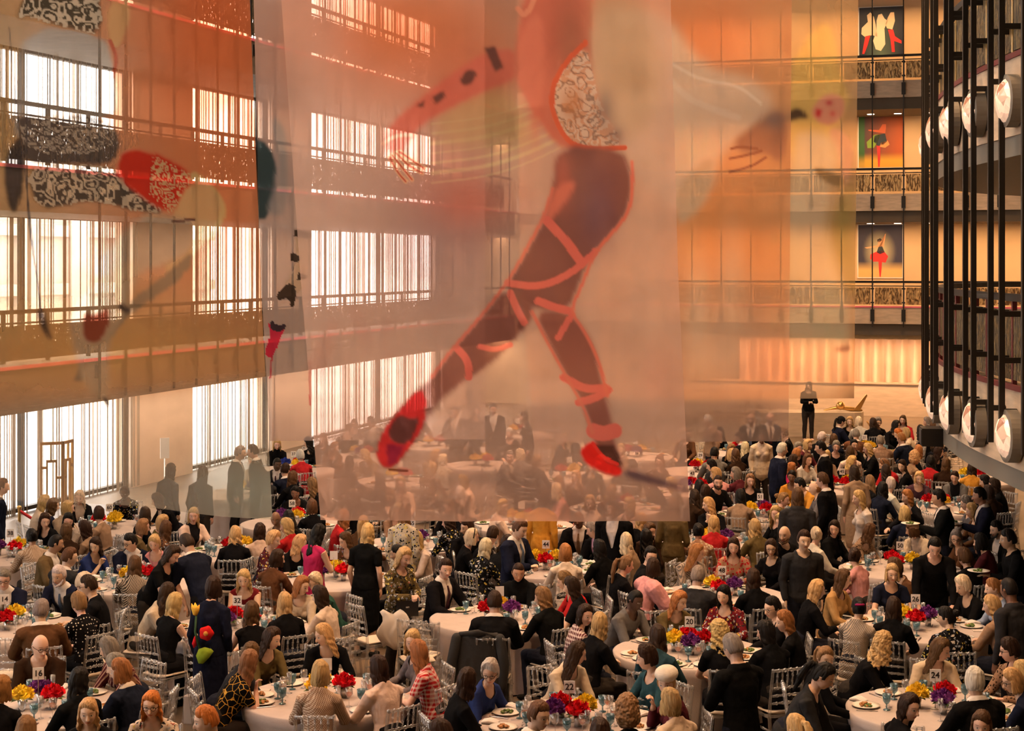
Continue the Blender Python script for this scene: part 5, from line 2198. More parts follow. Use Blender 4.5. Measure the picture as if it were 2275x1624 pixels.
# ------------------------------------------------------------------ tables
rnd = random.Random(11)
TB = []
for ln in TABLES.strip().split('\n'):
    n, px, py, fl = ln.split()
    q = PX(float(px), float(py), 1.08)
    TB.append(dict(n=n, pos=Vector((q.x, q.y)), fl=fl, s=F / q.y, px=float(px), seats=[]))
for it in range(40):
    for i, a in enumerate(TB):
        for b in TB[i + 1:]:
            d = b['pos'] - a['pos']
            if d.length < 2.55:
                wa, wb = (0 if a['n'] != '-' else 1), (0 if b['n'] != '-' else 1)
                if wa + wb == 0: wa = wb = .25
                push = d.normalized() * (2.55 - d.length) / 2
                a['pos'] -= push * wa
                b['pos'] += push * wb
ONES = 'zero one two three four five six seven eight nine ten eleven twelve thirteen fourteen fifteen sixteen seventeen eighteen nineteen'.split()
TENS = 'x x twenty thirty forty fifty sixty'.split()


def NUM(n): return ONES[n] if n < 20 else TENS[n // 10] + ('-' + ONES[n % 10] if n % 10 else '')


UNN = ['table beyond thirty-four', 'table left of twenty', 'table beyond sixteen', 'table beyond forty-eight', 'table right of fifty-one', 'table under the ring', 'table beyond sixty', 'table beyond forty-four', 'table beyond sixty-five', 'table right of thirty-seven', 'table beyond forty-three', 'table beyond twenty-nine', 'table beyond thirty-two', 'veiled table mid hall', 'table before forty-three', 'table left of twenty-nine', 'farthest veiled table', 'table beyond thirty-seven']
k = 0
for t in TB:
    if t['n'] != '-':
        t['ref'] = 'table ' + NUM(int(t['n']))
    else:
        t['ref'] = UNN[k]
        k += 1

# ------------------------------------------------------------------ seat and stand the people


def wrap(a): return (a + 180) % 360 - 180


PP = []
for li, ln in enumerate(PEOPLE.strip().split('\n')):
    w = ln.split()
    e = dict(px=float(w[0]), py=float(w[1]), stand=w[2] == 'T', ang=float(w[3]), sex=w[4], skin=int(w[5]), hs=w[6], hc=w[7], g=w[8], col=w[9], pat='plain', fl='', arm=None, i=li)
    for x in w[10:]:
        if x in CLOTH: e['pat'] = x
        else:
            if 'A=' in x:
                e['arm'] = x.split('A=')[1]
                x = x.split('A=')[0]
            e['fl'] += x
    PP.append(e)
ARM_F = [('table', 'table'), ('table', 'eat'), ('eat', 'table')]
for e in PP:
    zt = 1.72 if e['stand'] else 1.27
    if e['arm'] == 'lean' and e['stand']: zt = 1.55
    q = PX(e['px'], e['py'], zt)
    e['s'] = F / q.y
    e['pos'] = Vector((q.x, q.y))
    far = e['s'] < 125
    if e['stand']:
        a = {'lean': ('lean', 'lean'), 'hold': ('hold', 'hold'), 'plate': ('plate', 'down'), 'chin': ('chin', 'hold'), None: ('down', 'down')}[e['arm']]
        e['arms'], e['lean'] = a, (27 if e['arm'] == 'lean' else 4)
        e['pitch'] = -24 if e['arm'] in ('lean', 'hold') else -8
    else:
        a = ARM_F[0] if far else ARM_F[e['i'] % (3 if e['sex'] == 'f' else 2)]
        if e['arm']: a = {'chin': ('table', 'chin'), 'eat': ('eat', 'eat'), 'wave': ('wave', 'table'), 'hold': ('eat', 'eat')}[e['arm']]
        e['arms'], e['lean'] = a, 13
        e['pitch'] = -9


def facing(e):
    """body direction, then the turn of the head that is left"""
    t = None
    best = 1.9
    for k, tb in enumerate(TB):
        d = (tb['pos'] - e['pos']).length
        if d < best: best, t = d, k
    e['t'] = t
    if e['stand'] or t is None:
        body = e['ang']
        yaw = 0
        if e['arm'] == 'plate': yaw = 0
    else:
        d = TB[t]['pos'] - e['pos']
        body = math.degrees(math.atan2(d.x, d.y))
        yaw = wrap(e['ang'] - body)
        if abs(yaw) > 72:
            ex = (abs(yaw) - 66) * (1 if yaw > 0 else -1)
            body += max(-50, min(50, ex))
            yaw = wrap(e['ang'] - body)
        yaw = max(-66, min(66, yaw))
        q = 33 * round(yaw / 33)
        body += (yaw - q) * .6
        yaw = q
    e['body'], e['yaw'] = body, yaw
    e['key'] = (e['sex'], e['stand'], yaw, e['pitch'], e['lean'], *e['arms'])


def locate(e):
    p = pose(e['key'])
    top = p['top']
    add = .016 if e['hs'] not in ('bald', 'buzz') else .004
    rz = math.radians(-e['body'])
    e['k'] = .86 if 'K' in e['fl'] else 1.0
    top = top * e['k']
    q = PX(e['px'], e['py'], top.z + add)
    o = Vector((top.x * math.cos(rz) - top.y * math.sin(rz), top.x * math.sin(rz) + top.y * math.cos(rz)))
    e['want'] = Vector((q.x, q.y)) - o
    e['rz'] = rz


for e in PP: facing(e)
for e in PP:
    locate(e)
    e['pos'] = e['want'].copy()
    if not e['stand'] and e['t'] is not None and (e['pos'] - TB[e['t']]['pos']).length < 1.0:
        e['lean'] = 31
        if e['arm'] is None: e['arms'] = ('table', 'table')
                                             # bent over the table
        facing(e)
        locate(e)
        e['pos'] = e['want'].copy()
for e in PP: facing(e); locate(e); e['pos'] = e['want'].copy()
for it in range(60):
    for i, a in enumerate(PP):
        for b in PP[i + 1:]:
            if abs(a['pos'].y - b['pos'].y) > .7 or abs(a['pos'].x - b['pos'].x) > .7: continue
            d = b['pos'] - a['pos']
            lim = .42 if not (a['stand'] or b['stand']) else .38
            if d.length < lim:
                d = d if d.length > 1e-3 else Vector((.01, .01))
                push = d.normalized() * (lim - d.length) * .5
                push.x *= .6
                a['pos'] -= push
                b['pos'] += push
    for e in PP:
        for tb in TB:
            d = e['pos'] - tb['pos']
            lim = 1.10 if not e['stand'] else 1.0
            if d.length < lim:
                e['pos'] += d.normalized() * (lim - d.length) * .7
for e in PP:
    e['err'] = (e['pos'] - e['want']).length
    facing(e)
    e['rz'] = math.radians(-e['body'])
    if e['t'] is not None and not e['stand'] and (TB[e['t']]['pos'] - e['pos']).length < 1.75: TB[e['t']]['seats'].append(e)
for e in sorted(PP, key=lambda e: -e['err'])[:25]: print('%.2f' % e['err'], e['i'], e['px'], e['py'], TB[e['t']]['n'] if e['t'] is not None else None)
for t in TB: print(t['n'], t['ref'], round(t['pos'].x, 2), round(t['pos'].y, 2), 'seats', len(t['seats']), 'px', round(CX + F * t['pos'].x / t['pos'].y), round(HY + F * (H - 1.08) / t['pos'].y))
print('mean shift', sum(e['err'] for e in PP) / len(PP), 'max', max(e['err'] for e in PP), 'people', len(PP), 'bodies', len({e['key'] for e in PP}))

# words for each person


def words_for(e):
    c = HCOL[e['hc']][0]
    h = HSTY[e['hs']].format(c=c)
    if 'C' in e['fl']: h = 'a black baseball cap'
    if 'R' in e['fl']: h = 'a white beret'
    who = 'man' if e['sex'] == 'm' else 'woman'
    pat = {'plain': '', 'tweed': 'tweed ', 'polka': 'dotted ', 'floral': 'flowered ', 'plaid': 'plaid ', 'leopard': 'leopard ', 'stripe': 'striped ', 'lace': 'patterned ', 'gilt': 'gold-patterned '}[e['pat']]
    col = e['col'].replace('darkred', 'dark red').replace('darkbrown', 'dark brown').replace('lightblue', 'light blue')
    gn = GNAME[e['g']]
    if 'D' in e['fl']: gn = 'dress'
    if 'F' in e['fl']: pat, gn = '', 'coat with flower shapes'
    return '%s with %s in %s %s%s' % (who, h, col, pat, gn)


def where(e):
    if e['t'] is None: return ('standing' if e['stand'] else 'seated') + ' off the tables'
    return ('standing by ' if e['stand'] else 'at ') + TB[e['t']]['ref']


groups = {}
for e in PP:
    e['desc'] = words_for(e)
    groups.setdefault(e['desc'], []).append(e)
ORDN = ['leftmost', 'second from left', 'third from left', 'fourth from left', 'fifth from left', 'sixth from left']
for d, es in groups.items():
    if len(es) > 1:
        for e in es: e['desc'] = d.replace('shoulder-length', 'mid-length')
    sub = {}
    for e in es:
        e['full'] = e['desc'] + ' ' + where(e)
        sub.setdefault(e['full'], []).append(e)
    for f_, ss in sub.items():
        if len(ss) > 1:
            ss.sort(key=lambda e: e['px'])
            for k, e in enumerate(ss): e['full'] = f_ + ', ' + (('left one' if k == 0 else 'right one') if len(ss) == 2 else ORDN[k])



def fit(pre, e):
    t = pre + e['full']
    for a, b in ((' at table', ', table'), ('with ', ''), (' in ', ', '), (' by table', ', table'), ('T-shirt', 'top'), ('short-sleeved ', ''), (' hair,', ','), ('pale ', '')):
        if len(t.replace(',', ' ').split()) <= 16: break
        t = t.replace(a, b, 1)
    return t


TROU = [(.010, .010, .012), (.014, .016, .026), (.03, .025, .022)]
cm = {}


def child(parent, name, me, mat, col, mtx=None, label=None):
    o = link(name, me, None, parent)
    if len(me.materials) == 0: me.materials.append(mat)
    if mat is not None and me.materials[0] is not mat:
        o.material_slots[0].link = 'OBJECT'
        o.material_slots[0].material = mat
    o.color = (*col, 1)
    if mtx is not None: o.matrix_local = mtx
    if label: o['label'] = label
    return o


def jit(c, a, r):
    f = 1 + r.uniform(-a, a)
    return tuple(min(1, x * f * (1 + r.uniform(-a, a) * .4)) for x in c)


for e in PP:
    r = random.Random(e['i'] * 7 + 1)
    key = e['key']
    p = pose(key)
    o = link('person', body_mesh(key), None)
    e['obj'] = o
    o.location = (e['pos'].x, e['pos'].y, 0)
    o.rotation_euler = (0, 0, e['rz'])
    o.scale = (e['k'],) * 3
    o.color = (*jit(tuple(q * .88 for q in SKIN[e['skin']]), .10, r), 1)
    tag(o, fit('', e), 'person')
    if e['t'] is not None and not e['stand']: o['group'] = 'guests at ' + TB[e['t']]['ref']
    hm = Matrix.Translation(p['head']) @ (p['hr'] * p['hs']).to_4x4()
    hcol = jit(tuple(q * .84 for q in HCOL[e['hc']][1]), .15, r)
    if 'C' in e['fl']: child(o, 'cap', extra_mesh('cap'), M['own_colour'], (.012, .012, .014), hm)
    if 'R' in e['fl']: child(o, 'beret', extra_mesh('beret'), M['own_colour'], (.66, .60, .52), hm)
    if e['hs'] != 'none': child(o, 'hair', hair_mesh(e['hs']), M['hair'], hcol, hm)
    if 'G' in e['fl']: child(o, 'glasses', extra_mesh('glasses'), M['own_colour'], (.02, .014, .012), hm)
    if 'H' in e['fl']: child(o, 'headband', extra_mesh('band'), M['own_colour'], (.02, .02, .02), hm)
    if 'S' in e['fl']: child(o, 'scrunchie', extra_mesh('scrunchie'), M['own_colour'], (.30, .02, .10), hm)
    if 'B' in e['fl']: child(o, 'beard', extra_mesh('beard'), M['hair'], tuple(q * .9 for q in hcol), hm)
    c = jit(tuple(q * .78 for q in WEAR[e['col']]), .12, r)
    mt = CLOTH[e['pat']]
    g = e['g']
    nm = {'jacket': 'jacket', 'long': 'top', 'short': 'top', 'sleeveless': 'top', 'puff': 'blouse', 'turtle': 'turtleneck'}[g]
    child(o, nm, garment(key, g), mt, c)
    if g == 'jacket':
        sc_ = (.66, .60, .56) if e['sex'] == 'm' else r.choice([(.012, .012, .014), (.6, .5, .42)])
        if e['i'] == 73: sc_ = (.48, .30, .46)
        sh_ = child(o, 'shirt', garment(key, 'shirt'), CLOTH['plain'], sc_)
        if 'J' in e['fl']: child(sh_, 'tie', garment(key, 'tie'), CLOTH['plain'], r.choice([(.10, .14, .22), (.05, .02, .03), (.16, .10, .06)]))
    if e['stand'] and ('D' in e['fl'] or 'F' in e['fl']):
        child(o, 'skirt', garment(key, 'skirt'), mt, c)
    elif 'D' in e['fl']: child(o, 'skirt', garment(key, 'skirt'), mt, c)
    else: child(o, 'trousers', garment(key, 'trousers'), CLOTH['plain'], TROU[e['i'] % 3])
    if e['s'] > 110: child(o, 'shoes', garment(key, 'shoes'), CLOTH['plain'], (.012, .011, .010))
    if 'F' in e['fl']:
        # felt flowers sewn on the back of the coat

        def felt(name, col, poly, y, off=0):
            mb = MB()
            n_ = len(poly)
            cxx, czz = sum(a for a, b in poly) / n_, sum(b for a, b in poly) / n_
            vs = [(x, y - .012 - off + .5 * x * x * 1.9, z) for x, z in poly] + [(cxx, y - .016 - off, czz)]
            vs += [(x, y + .02, z) for x, z in poly]
            fs = [(i, (i + 1) % n_, n_) for i in range(n_)] + [(i, n_ + 1 + i, n_ + 1 + (i + 1) % n_, (i + 1) % n_) for i in range(n_)]
            q = mb.add(vs, fs).build(name, M['own_colour'], o, True)
            q.color = (*col, 1)
            return q
        circ = lambda cx_, cz_, rr, n_=18, w=.10: [(cx_ + rr * (1 + w * math.cos(5 * a)) * math.cos(a), cz_ + rr * (1 + w * math.cos(5 * a)) * math.sin(a)) for a in np.linspace(0, 2 * math.pi, n_, endpoint=False)]
        felt('tulip_patch', (.82, .46, .06), [(-.13, 1.33), (-.155, 1.40), (-.15, 1.45), (-.125, 1.42), (-.11, 1.46), (-.085, 1.42), (-.06, 1.44), (-.065, 1.37), (-.09, 1.32)], -.165)
        felt('stem_patch', (.05, .10, .05), [(-.105, 1.33), (-.09, 1.33), (-.10, 1.15), (-.05, .98), (-.065, .975), (-.12, 1.15)], -.162)
        felt('poppy_patch', (.62, .02, .02), circ(.02, 1.14, .075), -.165)
        felt('poppy_eye', (.70, .30, .06), circ(.02, 1.14, .026, 12, 0), -.165, .008)
        felt('leaf_patch', (.26, .36, .03), [(-.09, .90), (-.06, .97), (.0, .99), (.07, .975), (.10, .95), (.05, .88), (-.01, .82), (-.06, .82)], -.175)
        felt('bud_patch', (.62, .02, .03), [(-.15, 1.02), (-.12, 1.10), (-.10, 1.08), (-.10, 1.00), (-.13, .97)], -.150)
print('people built')

# ------------------------------------------------------------------ table linen, flowers, cards and place settings


def cloth_mesh():
    vs, fs = [(0, 0, .755)], []
    seg = 72
    rings = []
    for rr in (.3, .6, .83, .855): rings.append([(rr, .755 if rr < .85 else .748)] * seg)
    for j in range(1, 9):
        q = j / 8
        row = []
        for i in range(seg):
            a = 2 * math.pi * i / seg
            w = .035 * q * math.sin(11 * a + 1.3 * math.sin(3 * a)) + .015 * q * math.sin(23 * a)
            row.append((.858 - .045 * min(1, q * 3) + w, .748 - .73 * q))
        rings.append(row)
    for row in rings:
        for i, (rr, z) in enumerate(row):
            a = 2 * math.pi * i / seg
            vs.append((rr * math.cos(a), rr * math.sin(a), z))
    for i in range(seg): fs.append((0, 1 + i, 1 + (i + 1) % seg))
    for j in range(len(rings) - 1):
        for i in range(seg):
            a, b = 1 + j * seg + i, 1 + j * seg + (i + 1) % seg
            fs.append((a, a + seg, b + seg, b))
    return MB().add(vs, fs).mesh('tablecloth', True)


def bloom_mesh(seed, full=True):
    r = random.Random(seed)
    vs, fs = [], []
    for layer, (rad, zz, n, tilt) in enumerate(((.050, -.008, 6, 1.0), (.040, .006, 5, .65), (.028, .016, 4, .3), (.014, .022, 3, .1))):
        for kk in range(n):
            a = 2 * math.pi * (kk + .5 * layer + r.uniform(-.1, .1)) / n
            b = len(vs)
            for j in range(4):
                v = j / 3
                for i in range(4):
                    u = i / 3 * 2 - 1
                    w = (.034 - .004 * layer) * math.sin(math.pi * (.18 + .62 * v))
                    rr = rad * (.25 + .75 * math.sin(v * 1.6)) + .004 * math.sin(u * 5 + kk) * v
                    hh = zz + (.045 - .03 * tilt) * v - .01 * u * u
                    aa = a + u * w / max(rad, .02)
                    vs.append((rr * math.cos(aa), rr * math.sin(aa), hh))
            for j in range(3):
                for i in range(3):
                    q = b + j * 4 + i
                    fs.append((q, q + 1, q + 5, q + 4))
    m = MB().add(vs, fs)
    m.ball((0, 0, 0), (.036, .036, .026), 8, 6)
    return m


BL = [bloom_mesh(i).mesh('bloom', True) for i in range(3)]
for b in BL: b.materials.append(M['own_colour'])
SPOT = [Vector((0, 0, .045))] + [Vector((.055 * math.cos(a), .055 * math.sin(a), .02)) for a in np.linspace(0, 5.2, 6)]
lf = MB()
for i in range(9):
    a = i * .7
    c, s = math.cos(a), math.sin(a)
    lf.add([(.04 * c, .04 * s, -.01), (.09 * c - .018 * s, .09 * s + .018 * c, .0), (.125 * c, .125 * s, -.015), (.09 * c + .018 * s, .09 * s - .018 * c, .0)], [(0, 1, 2, 3)])
LEAF = lf.mesh('leaf', True)
VASE = MB().lathe([(.0, 0), (.032, 0), (.036, .05), (.042, .10), (.038, .10), (.03, .01), (0, .01)], 18, close=False).mesh('vase', True)
allb = MB()
for i, q in enumerate(SPOT):
    bb = bloom_mesh(i)
    allb.add([tuple(Vector(v) + q) for v in bb.v], bb.f)
ALLB = allb.mesh('blooms', True)
ALLB.materials.append(M['own_colour'])
FC = dict(r=('red', (.66, .014, .024)), y=('yellow', (.92, .62, .05)), p=('purple', (.20, .05, .24)), b=('blue', (.05, .08, .40)))
CLOTHM = cloth_mesh()
TOPM = MB().lathe([(0, .72), (.84, .72), (.84, .747), (0, .747)], 40, close=False).mesh('tabletop')
LEGM = MB().lathe([(.30, 0), (.28, .03), (.05, .06), (.05, .72)], 16).mesh('pedestal')
PLATE = MB().lathe([(0, 0), (.07, 0), (.085, .006), (.135, .016), (.137, .020), (.09, .010), (0, .006)], 28, close=False).mesh('plate', True)
PLATE.materials.append(M['porcelain'])


def food_mesh(seed):
    m = MB()
    r = random.Random(seed)
    for k in range(16):
        a, d = r.uniform(0, 6.28), r.uniform(0, .055)
        m.ball((d * math.cos(a), d * math.sin(a), .018 + r.uniform(0, .022) * (1 - d / .07)), (r.uniform(.012, .026), r.uniform(.01, .02), r.uniform(.008, .016)), 7, 5)
    return m.mesh('food', True)


FOOD = [food_mesh(i) for i in range(4)]
FOODM = [simple('salad', (.10, .16, .03), .6, vary=(60, .7)), simple('roast', (.42, .19, .06), .5, vary=(60, .6))]
for q in FOOD: q.materials.append(FOODM[0])
GOB = MB().lathe([(0, 0), (.036, 0), (.034, .006), (.008, .014), (.007, .055), (.022, .068), (.036, .088), (.042, .155), (.039, .155), (.032, .09), (0, .075)], 18, close=False).mesh('goblet', True)
GOB.materials.append(M['blue_glass'])
WIN = MB().lathe([(0, 0), (.034, 0), (.032, .003), (.005, .008), (.004, .085), (.02, .095), (.038, .125), (.034, .185), (.032, .185), (.036, .125), (0, .098)], 18, close=False).mesh('wine_glass', True)
WIN.materials.append(M['clear_glass'])
WINE = MB().lathe([(0, .099), (.018, .101), (.035, .124), (.0345, .135), (0, .135)], 14, close=False).mesh('wine', True)
WINE.materials.append(M['rose_wine'])
FLU = MB().lathe([(0, 0), (.030, 0), (.028, .003), (.004, .008), (.004, .08), (.022, .11), (.027, .21), (.025, .21), (.02, .11), (0, .09)], 16, close=False).mesh('flute', True)
FLU.materials.append(M['clear_glass'])
MENU = MB().box(-.055, .055, -.08, .08, 0, .006).mesh('menu')
MENU.materials.append(M['menu'])
KNIFE = MB().tube([(0, -.10, .004), (0, 0, .006), (0, .10, .004)], [(.006, .003), (.007, .003), (.009, .002)], 6).mesh('knife')
KNIFE.materials.append(M['chrome'])
NAPK = MB()
for i in range(5): NAPK.tube([(-.05 + .02 * i, -.07, .012), (-.05 + .022 * i, 0, .024 + .006 * (i % 2)), (-.045 + .02 * i, .07, .010)], [.014, .018, .012], 7)
NAPK = NAPK.mesh('napkin', True)
NAPK.materials.append(M['napkin'])


def number_card(t):
    root = empty('table_number_card')
    m = MB().lathe([(.0, 0), (.045, 0), (.045, .006), (.004, .01), (.004, .30), (0, .30)], 14, close=False)
    m.tube([(-.012, 0, .30), (-.012, 0, .325), (0, 0, .34), (.012, 0, .325), (.012, 0, .30)], [.003] * 5, 5)
    m.build('stand', M['stem_metal'], root)
    cd = MB().box(-.053, .053, -.003, .003, .268, .386).build('card', M['white'], root)
    if t['n'] != '-' and t['n'] != '-':
        cu = bpy.data.curves.new('number', 'FONT')
        cu.body = t['n']
        cu.size = .082
        cu.align_x, cu.align_y = 'CENTER', 'CENTER'
        cu.offset = .0016
        cu.extrude = .0006
        x = bpy.data.objects.new('number', cu)
        COL.objects.link(x)
        cu.materials.append(M['ink'])
        me = bpy.data.meshes.new_from_object(x.evaluated_get(bpy.context.evaluated_depsgraph_get()))
        bpy.data.objects.remove(x)
        x = link('number', me, M['ink'], cd)
        x.location = (0, -.0042, .327)
        x.rotation_euler = (math.pi / 2, 0, 0)
    return root


TURNED = {'the table between 32 and 60', 'the table left of table 20'}
for t in TB:
    ref = t['ref']
    X, Y = t['pos']
    near = t['s'] > 140
    root = tag(empty('round_table', (X, Y, 0), rnd.uniform(0, 6)), 'round banquet table under a pale cloth, %s' % ref.replace('the table', 'the one'), 'table', 'round banquet tables')
    for nm, me, mt in (('tablecloth', CLOTHM, M['linen']), ('tabletop', TOPM, M['cushion']), ('pedestal', LEGM, M['bronze'])):
        link(nm, me, mt, root)
    c = number_card(t)
    c.location = (X, Y, .756)
    c.rotation_euler = (0, 0, math.atan2(Y, X) - math.pi / 2 + rnd.uniform(-.25, .25))
    lab = 'white number card reading %s on a stand among flowers' % NUM(int(t['n'])) if t['n'] != '-' else 'white card on a stand among the flowers of %s' % ref
    tag(c, lab, 'number card', 'table number cards')
    cnt = {}
    for k, ch in enumerate(t['fl']):
        a = 2 * math.pi * k / len(t['fl']) + t['px'] * .01 - 1.2
        rr = .17
        nm, colr = FC[ch]
        cnt[nm] = cnt.get(nm, 0) + 1
        tot = t['fl'].count(ch)
        b = empty('flower_vase', (X + rr * math.cos(a), Y + rr * math.sin(a), .756), rnd.uniform(0, 6))
        tag(b, '%s%s flowers in a small silver vase on %s' % ('' if tot == 1 else ('first ', 'second ')[cnt[nm] - 1], nm, ref), 'flowers', 'flower vases')
        if tot > 1: b['label'] = '%s flowers in one of the small silver vases on %s' % (nm, ref)
        link('vase', VASE, M['silver_cup'], b)
        if near:
            for i, q in enumerate(SPOT):
                f = link('bloom', BL[i % 3], None, b)
                f.location = q * 1.15 + Vector((0, 0, .125))
                f.scale = (1.25, 1.25, 1.25)
                f.rotation_euler = (q.y * -9, q.x * 9, i)
                f.color = (*jit(colr, .2, rnd), 1)
            link('leaf', LEAF, M['leaf'], b).location = (0, 0, .115)
        else:
            f = link('blooms', ALLB, None, b)
            f.location = (0, 0, .125)
            f.scale = (1.3, 1.3, 1.3)
            f.color = (*jit(colr, .15, rnd), 1)
    # place settings in front of each guest
    for e in t['seats']:
        d = e['pos'] - t['pos']
        a = math.atan2(d.y, d.x)
        who = e['full']

        def put(me, nm, rr, off, lab, cat, grp, rz=0, z=.756):
            o = link(nm, me, None)
            o.location = (X + rr * math.cos(a) - off * math.sin(a), Y + rr * math.sin(a) + off * math.cos(a), z)
            o.rotation_euler = (0, 0, a + math.pi / 2 + rz)
            return tag(o, fit(lab, e), cat, grp)
        r = random.Random(e['i'] + 900)
        if t['s'] < 95: continue
        o = put(PLATE, 'dinner_plate', .66, .0, 'plate before ', 'plate', 'dinner plates')
        f = link('food', FOOD[e['i'] % 4], None, o)
        f.material_slots[0].link = 'OBJECT'
        f.material_slots[0].material = FOODM[e['i'] % 2]
        if r.random() < .6:
            f = link('food', FOOD[(e['i'] + 2) % 4], None, o)
            f.location = (.03, .02, .004)
            f.scale = (.8, .8, .8)
            f.material_slots[0].link = 'OBJECT'
            f.material_slots[0].material = FOODM[(e['i'] + 1) % 2]
        put(GOB, 'water_goblet', .47, .10, 'goblet of ', 'goblet', 'blue water goblets')
        if t['s'] > 120:
            w = put(WIN, 'wine_glass', .44, -.02, 'wineglass of ', 'wine glass', 'wine glasses')
            if r.random() < .5: link('wine', WINE, None, w)
        if t['s'] > 150:
            put(KNIFE, 'table_knife', .66, .165, 'knife of ', 'knife', 'table knives')
            if r.random() < .4: put(MENU, 'menu_card', .70, -.20, 'menu of ', 'menu', 'menu cards', r.uniform(-.4, .4))
            elif r.random() < .5: put(NAPK, 'napkin', .72, -.20, 'napkin of ', 'napkin', 'napkins', r.uniform(-1, 1))
            if r.random() < .4: put(FLU, 'champagne_flute', .40, -.12, 'flute of ', 'flute', 'champagne flutes')

# ------------------------------------------------------------------ clear ballroom chairs


def bead(m, a, b, r0, n=3):
    """a turned rod with rings"""
    a, b = Vector(a), Vector(b)
    pts, rad = [a], [r0]
    for k in range(n):
        for q, rr in ((-.03, 1), (-.012, 1.6), (.012, 1.6), (.03, 1)):
            pts.append(a.lerp(b, (k + 1) / (n + 1) + q))
            rad.append(r0 * rr)
    pts.append(b)
    rad.append(r0)
    m.tube(pts, rad, 7, (1, 0, 0) if abs((b - a).normalized().x) < .9 else (0, 1, 0), False)


CH = {}
m = MB()
m.box(-.20, .20, -.20, .20, .425, .450)
CH['seat_frame'] = [m.mesh('seat_frame')]
m = MB()
m.tube([(0, -.17, .472), (0, 0, .476), (0, .18, .472)], [(.17, .020), (.19, .024), (.18, .020)], 20)
CH['cushion'] = [m.mesh('cushion', True)]
CH['leg'] = []
for s in (-1, 1):
    m = MB()
    bead(m, (s * .185, .185, .43), (s * .195, .20, 0), .016, 3)
    CH['leg'].append(m.mesh('leg', True))
CH['back_post'] = []
for s in (-1, 1):
    m = MB()
    m.tube([(s * .19, -.25, 0), (s * .185, -.20, .44), (s * .185, -.215, .62), (s * .178, -.26, .93)], [.017, .018, .017, .016], 8)
    CH['back_post'].append(m.mesh('back_post', True))
m = MB()
bead(m, (-.18, -.258, .92), (.18, -.258, .92), .015, 4)
for z, y in ((.735, -.233), (.655, -.221), (.575, -.211)): bead(m, (-.18, y, z), (.18, y, z), .012, 4)
for k in range(5):
    x = -.12 + .06 * k
    bead(m, (x, -.233, .735), (x, -.258, .92), .009, 2)
CH['backrest'] = [m.mesh('backrest', True)]
CH['stretcher'] = []
for s in (-1, 1):
    m = MB()
    bead(m, (s * .19, -.235, .20), (s * .19, .19, .20), .011, 2)
    bead(m, (s * .19, -.225, .30), (s * .19, .188, .30), .011, 2)
    CH['stretcher'].append(m.mesh('stretcher', True))
for nm, ms in CH.items():
    for me in ms: me.materials.append(M['cushion'] if nm == 'cushion' else M['acrylic'])
one = MB()
for nm, ms in CH.items():
    if nm != 'cushion':
        for me in ms:
            one.add([tuple(v.co) for v in me.vertices], [tuple(p.vertices) for p in me.polygons])
ONE = one.mesh('chair', True)
ONE.materials.append(M['acrylic'])


def chair(x, y, rz, label, near, group='clear ballroom chairs'):
    if near:
        c = empty('ballroom_chair', (x, y, 0), rz)
        for nm, ms in CH.items():
            for me in ms: link(nm, me, None, c)
    else:
        c = link('ballroom_chair', ONE, None)
        c.location = (x, y, 0)
        c.rotation_euler = (0, 0, rz)
        link('cushion', CH['cushion'][0], None, c)
    return tag(c, label, 'chair', group)


for e in PP:
    if e['stand']: continue
    fw = Vector((math.sin(math.radians(e['body'])), math.cos(math.radians(e['body']))))
    q = e['pos'] + fw * .03
    chair(q.x, q.y, e['rz'], fit('chair under ', e), e['s'] > 150)
# empty chairs: place of the top rail's middle, and the way they face
for px, py, ang, lab in ((440, 1420, 30, 'empty clear chair beside the coat with flower shapes'), (228, 1380, 330, 'empty clear chair right of the dotted top, table fourteen'), (660, 1415, 0, 'empty clear chair behind table thirty-two with open back'), (764, 1345, 50, 'empty clear chair turned sideways, left of the woman in black dress'),
                         (890, 1372, 20, 'empty clear chair with a folded shawl on its back'), (942, 1388, 340, 'empty clear chair left of the draped black coat'), (1760, 1478, 335, 'empty clear chair right of the grey-haired man in black'), (1905, 1480, 60, 'empty clear chair left of the big curly blonde hair'),
                         (588, 1278, 60, 'empty clear chair near the brown top, behind table thirty-two'), (632, 1296, 20, 'empty clear chair left of the green top'), (12, 1420, 0, 'empty clear chair cut by the left edge of the photo'), (2010, 1610, 20, 'empty clear chair at the very bottom before table twenty-four'), (2030, 1000, 10, 'empty clear chair right of table twenty-one'), (1120, 1165, 20, 'empty clear chair left of table forty-four')):
    q = PX(px, py, .92)
    x, y = q.x, q.y
    a = math.radians(ang)
    x += math.sin(a) * .25
    y += math.cos(a) * .25
    for it in range(40):
        for e in PP:
            d = Vector((x, y)) - e['pos']
            if d.length < .50: x += d.x * .1; y += d.y * .1
        for t in TB:
            d = Vector((x, y)) - t['pos']
            if d.length < 1.08: x += d.x * .06; y += d.y * .06
    chair(x, y, -a, lab, True, 'empty clear ballroom chairs')

# ------------------------------------------------------------------ other things in the hall
# plates carried by the servers
for e in PP:
    if e['arm'] == 'plate':
        p = pose(e['key'])
        hnd = p['hands'][0]
        o = link('dinner_plate', PLATE, None)
        rz = e['rz']
        off = Vector((hnd.x * math.cos(rz) - hnd.y * math.sin(rz), hnd.x * math.sin(rz) + hnd.y * math.cos(rz)))
        fw = Vector((-math.sin(rz), math.cos(rz)))
        o.location = (e['pos'].x + off.x + fw.x * .05, e['pos'].y + off.y + fw.y * .05, hnd.z + .035)
        tag(o, fit('salad plate held by ', e), 'plate', 'plates carried by servers')
        link('food', FOOD[e['i'] % 4], FOODM[0], o)

